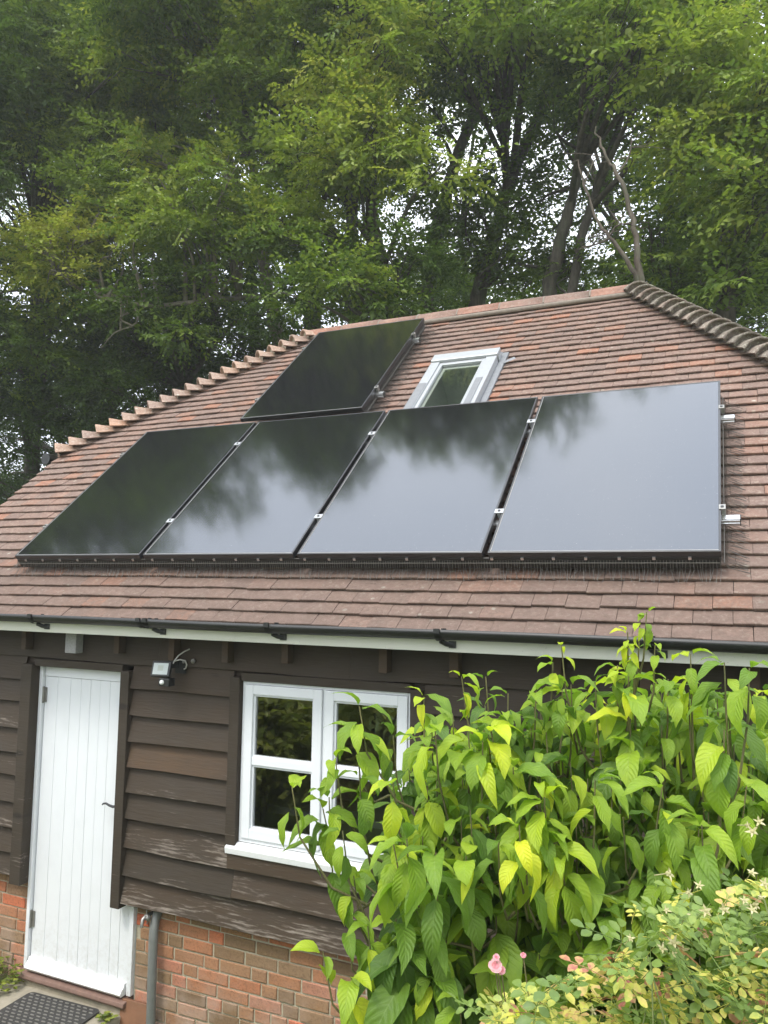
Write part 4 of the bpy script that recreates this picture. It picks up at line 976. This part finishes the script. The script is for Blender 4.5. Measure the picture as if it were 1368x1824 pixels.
# weeds beside the step
weed = empty('weed', (.12, -.05, -2.83), 'low yellow green weed growing beside the door step', 'weed'); wm = MB()
def weed_leaves(wm, c, n, R, h):
    for k in range(n):
        a = random.uniform(0, 6.3); r = R * math.sqrt(random.random()); L = random.uniform(.022, .04); b = random.uniform(0, 6.3); z = h * random.random() * (1 - .5 * r / R)
        o = Vector((c[0] + r * math.cos(a), c[1] + r * math.sin(a), c[2] + z + .01)); d = Vector((math.cos(b), math.sin(b), random.uniform(-.3, .3))); s = Vector((-math.sin(b), math.cos(b), random.uniform(-.2, .2)))
        wm.add([o, o + d * L * .5 + s * L * .5 + Vector((0, 0, .005)), o + d * L, o + d * L * .5 - s * L * .5 + Vector((0, 0, .005))], [(0, 1, 2), (0, 2, 3)], random.random(), False)
        if k % 4 == 0: wm.tube([(c[0], c[1], c[2]), o], .0012, 3, .2, False)
weed_leaves(wm, (.13, -.06, -2.83), 320, .22, .14); wm.build('leaves', WEEDLEAF, weed)
w2 = empty('weed', (1.19, -.14, -2.9), 'tiny green weed at the foot of the brown board', 'weed'); wm = MB(); weed_leaves(wm, (1.13, -.10, -2.835), 40, .045, .04); wm.build('leaves', WEEDLEAF, w2)

# ------------------------------------------------------------------ trees
def spray_template(seed, nleaf=15, L=.5):
    r = random.Random(seed); V, F, T = [], [], []
    for k in range(nleaf):
        t = (k + .6) / nleaf; s = -1 if k % 2 else 1
        o = np.array([s * .02 + .09 * math.sin(t * 3 + seed), t * L, -.18 * L * t * t]); l = r.uniform(.075, .112) * (1.1 - .35 * t); w = l * .30
        a = -s * r.uniform(.5, 1.2); el_ = r.uniform(-.75, .25); ro = r.uniform(-.6, .6)
        R = np.array(Euler((el_, ro, a), 'XYZ').to_matrix())
        b = len(V)
        for q in ((0, 0, 0), (-w, l * .45, .012), (0, l, -.008), (w, l * .45, .012)): V.append(o + R @ np.array(q))
        F += [(b, b + 3, b + 2), (b, b + 2, b + 1)]; d = r.uniform(-.1, .1); T += [d, d]
    return np.array(V), np.array(F), np.array(T)
SPR = [spray_template(k, random.choice((13, 15, 17)), random.uniform(.40, .62)) for k in range(8)]
def leaf_cloud(lumps, per=1.0):
    Vs, Fs, Ts = [], [], []; b = 0
    for (c, r, fl_, tint) in lumps:
        n = int(74 * per * (r / .6) ** 2 * random.uniform(.8, 1.2))
        d = rng.normal(size=(n, 3)); d /= np.linalg.norm(d, axis=1)[:, None]
        rad = r * (.35 + .7 * rng.random(n) ** .6); 
        low = d[:, 2] < -.45; d[low, 2] *= .4
        p = np.array(c) + d * rad[:, None] * np.array([1.15, 1.15, fl_])
        az = np.arctan2(d[:, 1], d[:, 0]) - math.pi / 2 + rng.normal(0, .7, n); el_ = np.clip(rng.normal(.05, .35, n) + d[:, 2] * .55, -.9, 1.1); ro = rng.normal(0, .35, n); sc = rng.uniform(.75, 1.2, n)
        tt = tint + rng.normal(0, .07, n) 
        for q in range(n):
            Vt, Ft, Tt = SPR[rng.integers(8)]
            ca, sa, ce, se, cr, sr = math.cos(az[q]), math.sin(az[q]), math.cos(el_[q]), math.sin(el_[q]), math.cos(ro[q]), math.sin(ro[q])
            R = np.array([[ca, -sa, 0], [sa, ca, 0], [0, 0, 1]]) @ np.array([[1, 0, 0], [0, ce, -se], [0, se, ce]]) @ np.array([[cr, 0, sr], [0, 1, 0], [-sr, 0, cr]])
            Vs.append((Vt * sc[q]) @ R.T + p[q]); Fs.append(Ft + b); b += len(Vt); Ts.append(Tt + tt[q])
    return np.concatenate(Vs), np.concatenate(Fs), np.concatenate(Ts)
def smooth_path(pts, k=3, jit=.0):
    """cubic through the points with chord-length tangents"""
    pts = [np.array(p, float) for p in pts]; n = len(pts); t = [0.]
    for a, b in zip(pts, pts[1:]): t.append(t[-1] + max(1e-4, np.linalg.norm(b - a)))
    tan = []
    for i in range(n):
        a, b = max(i - 1, 0), min(i + 1, n - 1); tan.append((pts[b] - pts[a]) / (t[b] - t[a]))
    out = []
    for i in range(n - 1):
        h = t[i + 1] - t[i]
        for j in range(k):
            q = j / k; q2, q3 = q * q, q * q * q
            p = (2 * q3 - 3 * q2 + 1) * pts[i] + (q3 - 2 * q2 + q) * h * tan[i] + (3 * q2 - 2 * q3) * pts[i + 1] + (q3 - q2) * h * tan[i + 1]
            out.append(p + (rng.normal(0, jit, 3) if jit and (i or j) else 0))
    out.append(pts[-1]); return out
TRIS = 0
def tree(name, label, trunks, regions, per=1., mat=TREELEAF, group='trees behind the outbuilding', bark=BARK, cat='tree', limbs=True, tops=()):
    """trunks: list of (points, r0, r1); regions: list of (x0,x1,y0,y1,Y0,Y1,count,r0,r1,tint) in photo pixels and depth"""
    global TRIS
    base = trunks[0][0][0]; t = empty(name, tuple(base), label, cat, group)
    mb = MB(); paths = []
    for (pts, r0, r1) in trunks:
        sp_ = smooth_path(pts, 4, min(.02, r0 * .22)); mb.tube(sp_, list(np.linspace(r0, r1, len(sp_))), 9, 0, False); paths += sp_
        if bark is DEADBARK and r0 < .05:                            # snapped side twigs
            for e in range(5):
                a = sp_[random.randrange(len(sp_) // 3, len(sp_))]; d = rng.normal(size=3) * np.array([.22, .12, .12]) + [0, 0, .10]
                mb.tube([a, a + d * .5 + rng.normal(0, .015, 3), a + d], [.006, .0045, .002], 5, 0, False)
    paths = np.array(paths); lumps = []
    for (x0, x1, y0, y1, Y0, Y1, cnt, r0, r1, tint) in regions:  # tint carries light and shade too: near lumps paler, far ones darker
        for k in range(cnt):
            Y = random.uniform(Y0, Y1); c = at(random.uniform(x0, x1), random.uniform(y0, y1), Y); r = random.uniform(r0, r1)
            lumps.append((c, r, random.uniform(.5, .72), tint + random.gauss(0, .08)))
    for (x0, x1, y0, y1, z0, z1, cnt, r0, r1, tint) in tops:              # high crown, in metres
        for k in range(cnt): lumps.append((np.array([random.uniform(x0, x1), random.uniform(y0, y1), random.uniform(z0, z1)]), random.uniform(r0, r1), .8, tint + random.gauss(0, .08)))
    for (c, r, f_, ti) in lumps if limbs else []:
        d = np.linalg.norm(paths - c, axis=1) + 1.2 * np.maximum(0, paths[:, 2] - c[2] + .4); j = int(np.argmin(d)); a = paths[j]
        mid = a * .45 + c * .55 + np.array([0, 0, .10 * np.linalg.norm(c - a)]) + rng.normal(0, .12, 3)
        q = smooth_path([a, mid, c + rng.normal(0, .1, 3)], 4); L = np.linalg.norm(c - a); mb.tube(q, list(np.linspace(min(.075, .018 + .014 * L), .006, len(q))), 5, 0, False)
        for e in range(3):
            dd = rng.normal(size=3); dd[2] = abs(dd[2]) * .4; dd /= np.linalg.norm(dd); mb.tube([q[-3], c + dd * r * .45 + [0, 0, .05], c + dd * r * .95], [.008, .006, .003], 4, 0, False)
    mb.build('trunk', bark, t)
    if lumps:
        V, F, T = leaf_cloud(lumps, per); TRIS += len(F)
        place('crown', np_mesh('crown', V, F, mat, T), t)
    return t
def trunk_px(pts, Y, gz=None):
    """photo pixels to a trunk at depth Y, continued down to the ground"""
    w_ = [at(x, y, Y if not hasattr(Y, '__len__') else Y[i]) for i, (x, y) in enumerate(pts)]
    b = w_[0].copy(); d = w_[0] - w_[1]; s = (GZ - .1 - b[2]) / d[2] if abs(d[2]) > .1 else 0
    g_ = np.array([b[0] + np.clip(d[0] * s, -.8, .8) * .6, b[1], GZ - .1]); return [g_] + w_
# left
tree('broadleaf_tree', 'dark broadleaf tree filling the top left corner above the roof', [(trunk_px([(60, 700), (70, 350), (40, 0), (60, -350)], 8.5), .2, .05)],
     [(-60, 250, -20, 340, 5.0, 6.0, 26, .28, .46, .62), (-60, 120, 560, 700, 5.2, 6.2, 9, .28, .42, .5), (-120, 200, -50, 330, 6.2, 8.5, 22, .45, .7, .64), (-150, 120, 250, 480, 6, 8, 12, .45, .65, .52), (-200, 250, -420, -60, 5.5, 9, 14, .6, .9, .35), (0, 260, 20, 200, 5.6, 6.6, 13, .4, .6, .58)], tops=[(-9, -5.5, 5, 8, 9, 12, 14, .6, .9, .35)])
tree('broadleaf_tree', 'leafy tree with a bright yellow green branch reaching left over the hip', [(trunk_px([(500, 640), (478, 525), (450, 300), (430, 60), (400, -250)], [7.2, 7.4, 7.8, 8.2, 8.4]), .15, .04),
     ([at(478, 527, 7.4), at(400, 532, 6.1), at(330, 540, 5.8), at(240, 543, 5.5), at(170, 528, 5.3), at(100, 497, 5.1)], .055, .012), ([at(240, 543, 5.5), at(243, 575, 5.4), at(205, 592, 5.3), at(180, 620, 5.2)], .02, .006)],
     [(20, 210, 400, 500, 4.7, 5.4, 14, .26, .42, .9), (120, 200, 360, 420, 5.0, 5.4, 4, .2, .3, .88), (240, 420, 300, 440, 5, 6, 11, .32, .5, .66), (255, 300, 240, 330, 5.4, 5.8, 5, .18, .28, .8), (400, 440, 270, 330, 5.4, 5.8, 3, .2, .28, .8), (60, 300, 480, 560, 5.2, 6.2, 7, .3, .42, .38), (320, 460, -320, -40, 5, 6.5, 8, .5, .8, .45), (150, 340, 330, 480, 6, 7, 8, .4, .6, .4)],  # palest tints stand in for yellow light on the branch
     bark=PALEBARK, tops=[(-4.6, -2.6, 4.2, 6, 8.5, 11.5, 12, .5, .75, .4), (-3.4, -2.8, 3.4, 4.4, 9.8, 11, 3, .4, .6, .4)])
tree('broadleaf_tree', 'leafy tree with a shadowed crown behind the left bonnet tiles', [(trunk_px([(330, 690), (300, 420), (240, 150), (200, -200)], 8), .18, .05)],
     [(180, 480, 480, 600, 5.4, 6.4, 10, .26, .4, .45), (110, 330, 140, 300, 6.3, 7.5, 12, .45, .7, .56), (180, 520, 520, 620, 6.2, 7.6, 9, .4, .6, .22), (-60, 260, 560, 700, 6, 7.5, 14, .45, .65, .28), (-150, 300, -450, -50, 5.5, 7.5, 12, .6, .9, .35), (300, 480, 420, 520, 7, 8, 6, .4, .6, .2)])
tree('broadleaf_tree', 'bright green tree leaning over the middle of the ridge', [(trunk_px([(690, 640), (672, 450), (650, 250), (640, 40), (620, -250)], 6.8), .16, .04), ([at(672, 450, 6.8), at(600, 330, 6.3), at(560, 240, 6)], .06, .02)],
     [(590, 800, 180, 320, 5.2, 6.2, 15, .32, .52, .72), (580, 680, 130, 200, 5.2, 5.8, 5, .26, .4, .8), (420, 590, 270, 420, 5.3, 6.2, 11, .34, .52, .64), (480, 720, 430, 560, 5.4, 6.6, 12, .35, .52, .36), (500, 640, 480, 540, 5., 5.4, 5, .25, .38, .48), (450, 800, -420, -60, 4.6, 6.5, 14, .5, .8, .5)],
     tops=[(-2.0, -.3, 4.6, 6.2, 8.8, 11, 9, .45, .7, .45), (-.9, -.3, 3.9, 4.8, 9.8, 11, 3, .35, .5, .45), (.2, .7, 4.0, 5, 9.8, 11.2, 4, .35, .5, .4)])
tree('broadleaf_tree', 'tall olive green tree spreading across the top of the photo', [(trunk_px([(560, 650), (545, 380), (520, 180), (500, -50), (490, -300)], 8.2), .2, .05), ([at(545, 380, 8.2), at(430, 200, 7.8), at(350, 80, 7.5)], .08, .02)],
     [(220, 720, -20, 150, 5.0, 6.2, 26, .28, .46, .66), (280, 560, 150, 290, 5.6, 6.6, 9, .26, .4, .52), (230, 420, -20, 190, 6.2, 8, 14, .5, .75, .64), (420, 720, -20, 170, 6.4, 8.4, 16, .5, .75, .60), (330, 560, 130, 260, 7.6, 9, 8, .5, .7, .45), (250, 750, -350, -40, 6, 9, 18, .6, .9, .45)])
tree('broadleaf_tree', 'tree with two dark stems leaning right above the upper ridge', [(trunk_px([(760, 560), (778, 430), (800, 330), (850, 190), (905, 40), (930, -200)], 8.4), .17, .05), ([at(828, 640, 8.4), at(880, 420, 8.4), at(925, 280, 8.4), at(1000, 130, 8.4), at(1040, 20, 8.4)], .15, .05), ([at(905, 330, 8.4), at(900, 210, 8.2), at(960, 60, 8.2)], .08, .04)],
     [(700, 960, -20, 110, 5.2, 6.4, 13, .28, .44, .58), (690, 900, -20, 130, 6.8, 8.6, 12, .45, .7, .55), (720, 920, 120, 230, 7.4, 9, 9, .4, .6, .34), (700, 860, 330, 470, 7, 8.6, 8, .34, .5, .3), (820, 980, 300, 420, 7.6, 9.2, 8, .34, .5, .32), (780, 960, 430, 540, 7.4, 9.2, 10, .36, .5, .36), (700, 1000, -350, -50, 6.4, 9, 12, .6, .9, .4)], .7)
tree('broadleaf_tree', 'tree with stout grey stems rising just behind the ridge end', [(trunk_px([(978, 520), (1000, 430), (1015, 360), (1040, 240), (1050, 100), (1060, -150)], 7.6), .13, .04), ([at(1000, 640, 7.6), at(1040, 420, 7.7), at(1062, 330, 7.8), at(1120, 180, 7.9), at(1150, 40, 8)], .085, .03)],
     [(930, 1260, -20, 130, 5.2, 6.4, 16, .28, .44, .58), (900, 1150, -20, 130, 6.4, 8.4, 15, .45, .7, .52), (960, 1150, 130, 250, 7, 8.8, 10, .4, .58, .32), (960, 1130, 320, 440, 8, 9.4, 7, .3, .45, .36), (900, 1100, 440, 520, 8, 9.6, 9, .34, .46, .42), (900, 1200, -300, -50, 6.5, 9, 10, .6, .9, .4)], tops=[(1.1, 1.8, 4.6, 5.6, 9.6, 11.2, 5, .4, .55, .4), (2.9, 3.4, 5.4, 5.9, 10, 11, 3, .35, .45, .4), (.5, 2, 6.4, 8, 9, 10.5, 7, .5, .7, .4)], per=.66)
tree('broadleaf_tree', 'bright green tree at the right edge above the mossy hip', [(trunk_px([(1290, 620), (1300, 400), (1310, 200), (1330, 0), (1330, -200)], 6.8), .15, .04)],
     [(1240, 1420, 60, 380, 5.4, 6.8, 24, .36, .58, .7), (1160, 1300, -20, 130, 6.2, 7.6, 9, .4, .6, .58), (1330, 1450, 130, 330, 5., 5.8, 7, .32, .46, .62), (1200, 1450, -300, -50, 5.8, 7.6, 8, .6, .8, .45)])
tree('broadleaf_tree', 'slim tree with dark low crown behind the mossy hip tiles', [(trunk_px([(1180, 560), (1190, 400), (1205, 250), (1220, 80)], 8.8), .11, .03), ([at(1190, 420, 8.8), at(1225, 320, 8.8), at(1260, 230, 8.8)], .06, .02)],
     [(1150, 1400, 400, 540, 5.8, 6.8, 10, .26, .38, .5), (1120, 1400, 390, 520, 7, 9, 18, .36, .52, .32), (1180, 1380, 330, 420, 8, 9, 7, .32, .46, .36), (1180, 1420, 480, 600, 6.6, 8, 10, .36, .5, .36), (1100, 1240, 150, 260, 8, 9.2, 6, .36, .5, .32)], .7)
tree('broadleaf_tree', 'big broadleaf tree beside the left gable reaching in from the left edge', [([(-7.6, 3.6, GZ - .1), (-7.4, 3.6, 2), (-7.6, 3.4, 6), (-7.8, 3.4, 10)], .22, .06)], [],
     tops=[(-10, -6.2, 2.3, 5.5, 3.5, 8, 26, .6, .9, .3), (-10.5, -6.6, 2.8, 6, 8, 12.5, 40, .6, .95, .35), (-6.9, -6.2, 3, 5, 8, 10, 6, .5, .7, .35), (-15, -9.6, .8, 4.5, 8, 12.5, 34, .7, 1., .3), (-9.6, -8.6, 2.7, 3.6, 8.5, 11.5, 7, .5, .7, .35)], per=.8)
# dead bare tree at the ridge end
dt = [([at(1150, 600, 4.9), at(1142, 512, 4.9), at(1136, 450, 4.9), at(1130, 390, 4.9), at(1098, 310, 4.9), at(1075, 268, 4.9), at(1062, 225, 4.9)], .036, .006),
      ([at(1142, 512, 4.9), at(1118, 465, 4.8), at(1092, 430, 4.8), at(1068, 400, 4.8), at(1040, 330, 4.8), at(1030, 285, 4.8)], .03, .008),
      ([at(1085, 422, 4.8), at(1100, 402, 4.75), at(1125, 398, 4.7)], .014, .006), ([at(1085, 424, 4.8), at(1060, 436, 4.75), at(1035, 440, 4.7)], .014, .005), ([at(1060, 436, 4.75), at(1050, 425, 4.7), at(1047, 420, 4.7)], .008, .004),
      ([at(1098, 310, 4.9), at(1120, 280, 4.9), at(1125, 245, 4.9)], .014, .006), ([at(1040, 330, 4.8), at(1060, 285, 4.8), at(1075, 280, 4.8)], .010, .005)]
g0 = dt[0][0][0].copy(); g0[2] = GZ - .1; dt[0] = ([g0] + dt[0][0], .055, .009)
tree('bare_tree', 'bare pale forked dead tree behind the right end of the ridge', dt, [], bark=DEADBARK)
# understorey, its shade put into dark leaf tints, and farther trees
tree('broadleaf_tree', 'evergreen mass tinted very dark as shade behind the lower left hip', [(trunk_px([(150, 840), (160, 600), (180, 420)], 9), .16, .05)],
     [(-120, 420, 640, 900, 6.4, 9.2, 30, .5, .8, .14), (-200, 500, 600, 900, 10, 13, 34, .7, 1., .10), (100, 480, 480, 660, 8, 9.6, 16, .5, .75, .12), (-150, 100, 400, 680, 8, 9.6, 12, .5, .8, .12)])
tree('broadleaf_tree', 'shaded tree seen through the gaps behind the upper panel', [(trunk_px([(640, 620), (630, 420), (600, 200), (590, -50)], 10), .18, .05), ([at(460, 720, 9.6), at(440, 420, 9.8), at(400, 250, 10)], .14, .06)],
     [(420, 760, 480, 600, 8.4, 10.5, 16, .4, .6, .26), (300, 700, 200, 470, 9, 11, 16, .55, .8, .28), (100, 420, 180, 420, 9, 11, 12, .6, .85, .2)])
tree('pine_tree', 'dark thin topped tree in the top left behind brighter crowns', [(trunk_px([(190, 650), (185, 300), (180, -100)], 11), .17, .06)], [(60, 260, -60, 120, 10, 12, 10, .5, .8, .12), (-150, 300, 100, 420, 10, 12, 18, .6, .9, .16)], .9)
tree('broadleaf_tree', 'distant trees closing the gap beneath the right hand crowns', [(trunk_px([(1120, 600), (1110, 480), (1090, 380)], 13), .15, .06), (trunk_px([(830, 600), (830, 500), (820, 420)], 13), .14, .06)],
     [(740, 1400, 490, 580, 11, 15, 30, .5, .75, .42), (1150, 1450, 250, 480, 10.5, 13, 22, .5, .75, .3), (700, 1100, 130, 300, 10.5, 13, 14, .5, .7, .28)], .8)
# garden shrubs behind the camera, mirrored in the window panes
for (bx, by, hh, lb) in ((-1.1, -2.95, 1.2, 'tall garden shrub at the left of the lawn opposite the window'), (.1, -2.75, 1.15, 'round garden shrub between two taller ones opposite the window'), (1.3, -3.2, 1.2, 'broad garden shrub at the right opposite the window')):
    t = empty('garden_shrub', (bx, by, -2.3), lb, 'shrub', 'shrubs across the garden'); mb = MB(); lumps = []
    for k in range(20):
        c = np.array([bx + random.uniform(-.6, .6), by + random.uniform(-.3, .3), -2.3 + random.uniform(.1, hh)]); lumps.append((c, random.uniform(.28, .42), .8, random.uniform(.7, 1.))); mb.tube([(bx, by, -2.45), tuple((c + [bx, by, -2.0]) / 2), tuple(c)], [.04, .025, .01], 5)
    mb.build('trunk', BARK, t); V, F, T = leaf_cloud(lumps, .8); place('crown', np_mesh('crown', V, F, TREELEAF, T), t)
# ------------------------------------------------------------------ added haze volume, lifts the darks to imitate lens veil
hz = MB().box((-95, -85, GZ - 1.2), (100, 115, 40)); hzt = NT('lens_veil'); hzt.n.remove(hzt.p)
pv = hzt.new('VolumePrincipled'); pv.inputs['Color'].default_value = (.93, .95, .90, 1); pv.inputs['Density'].default_value = VEIL_DENSITY; pv.inputs['Anisotropy'].default_value = .2
hzt.l.new(pv.outputs[0], hzt.out.inputs['Volume']); tag(hz.build('veil_volume', hzt.m), kind='stuff')
print('tree tris', TRIS)
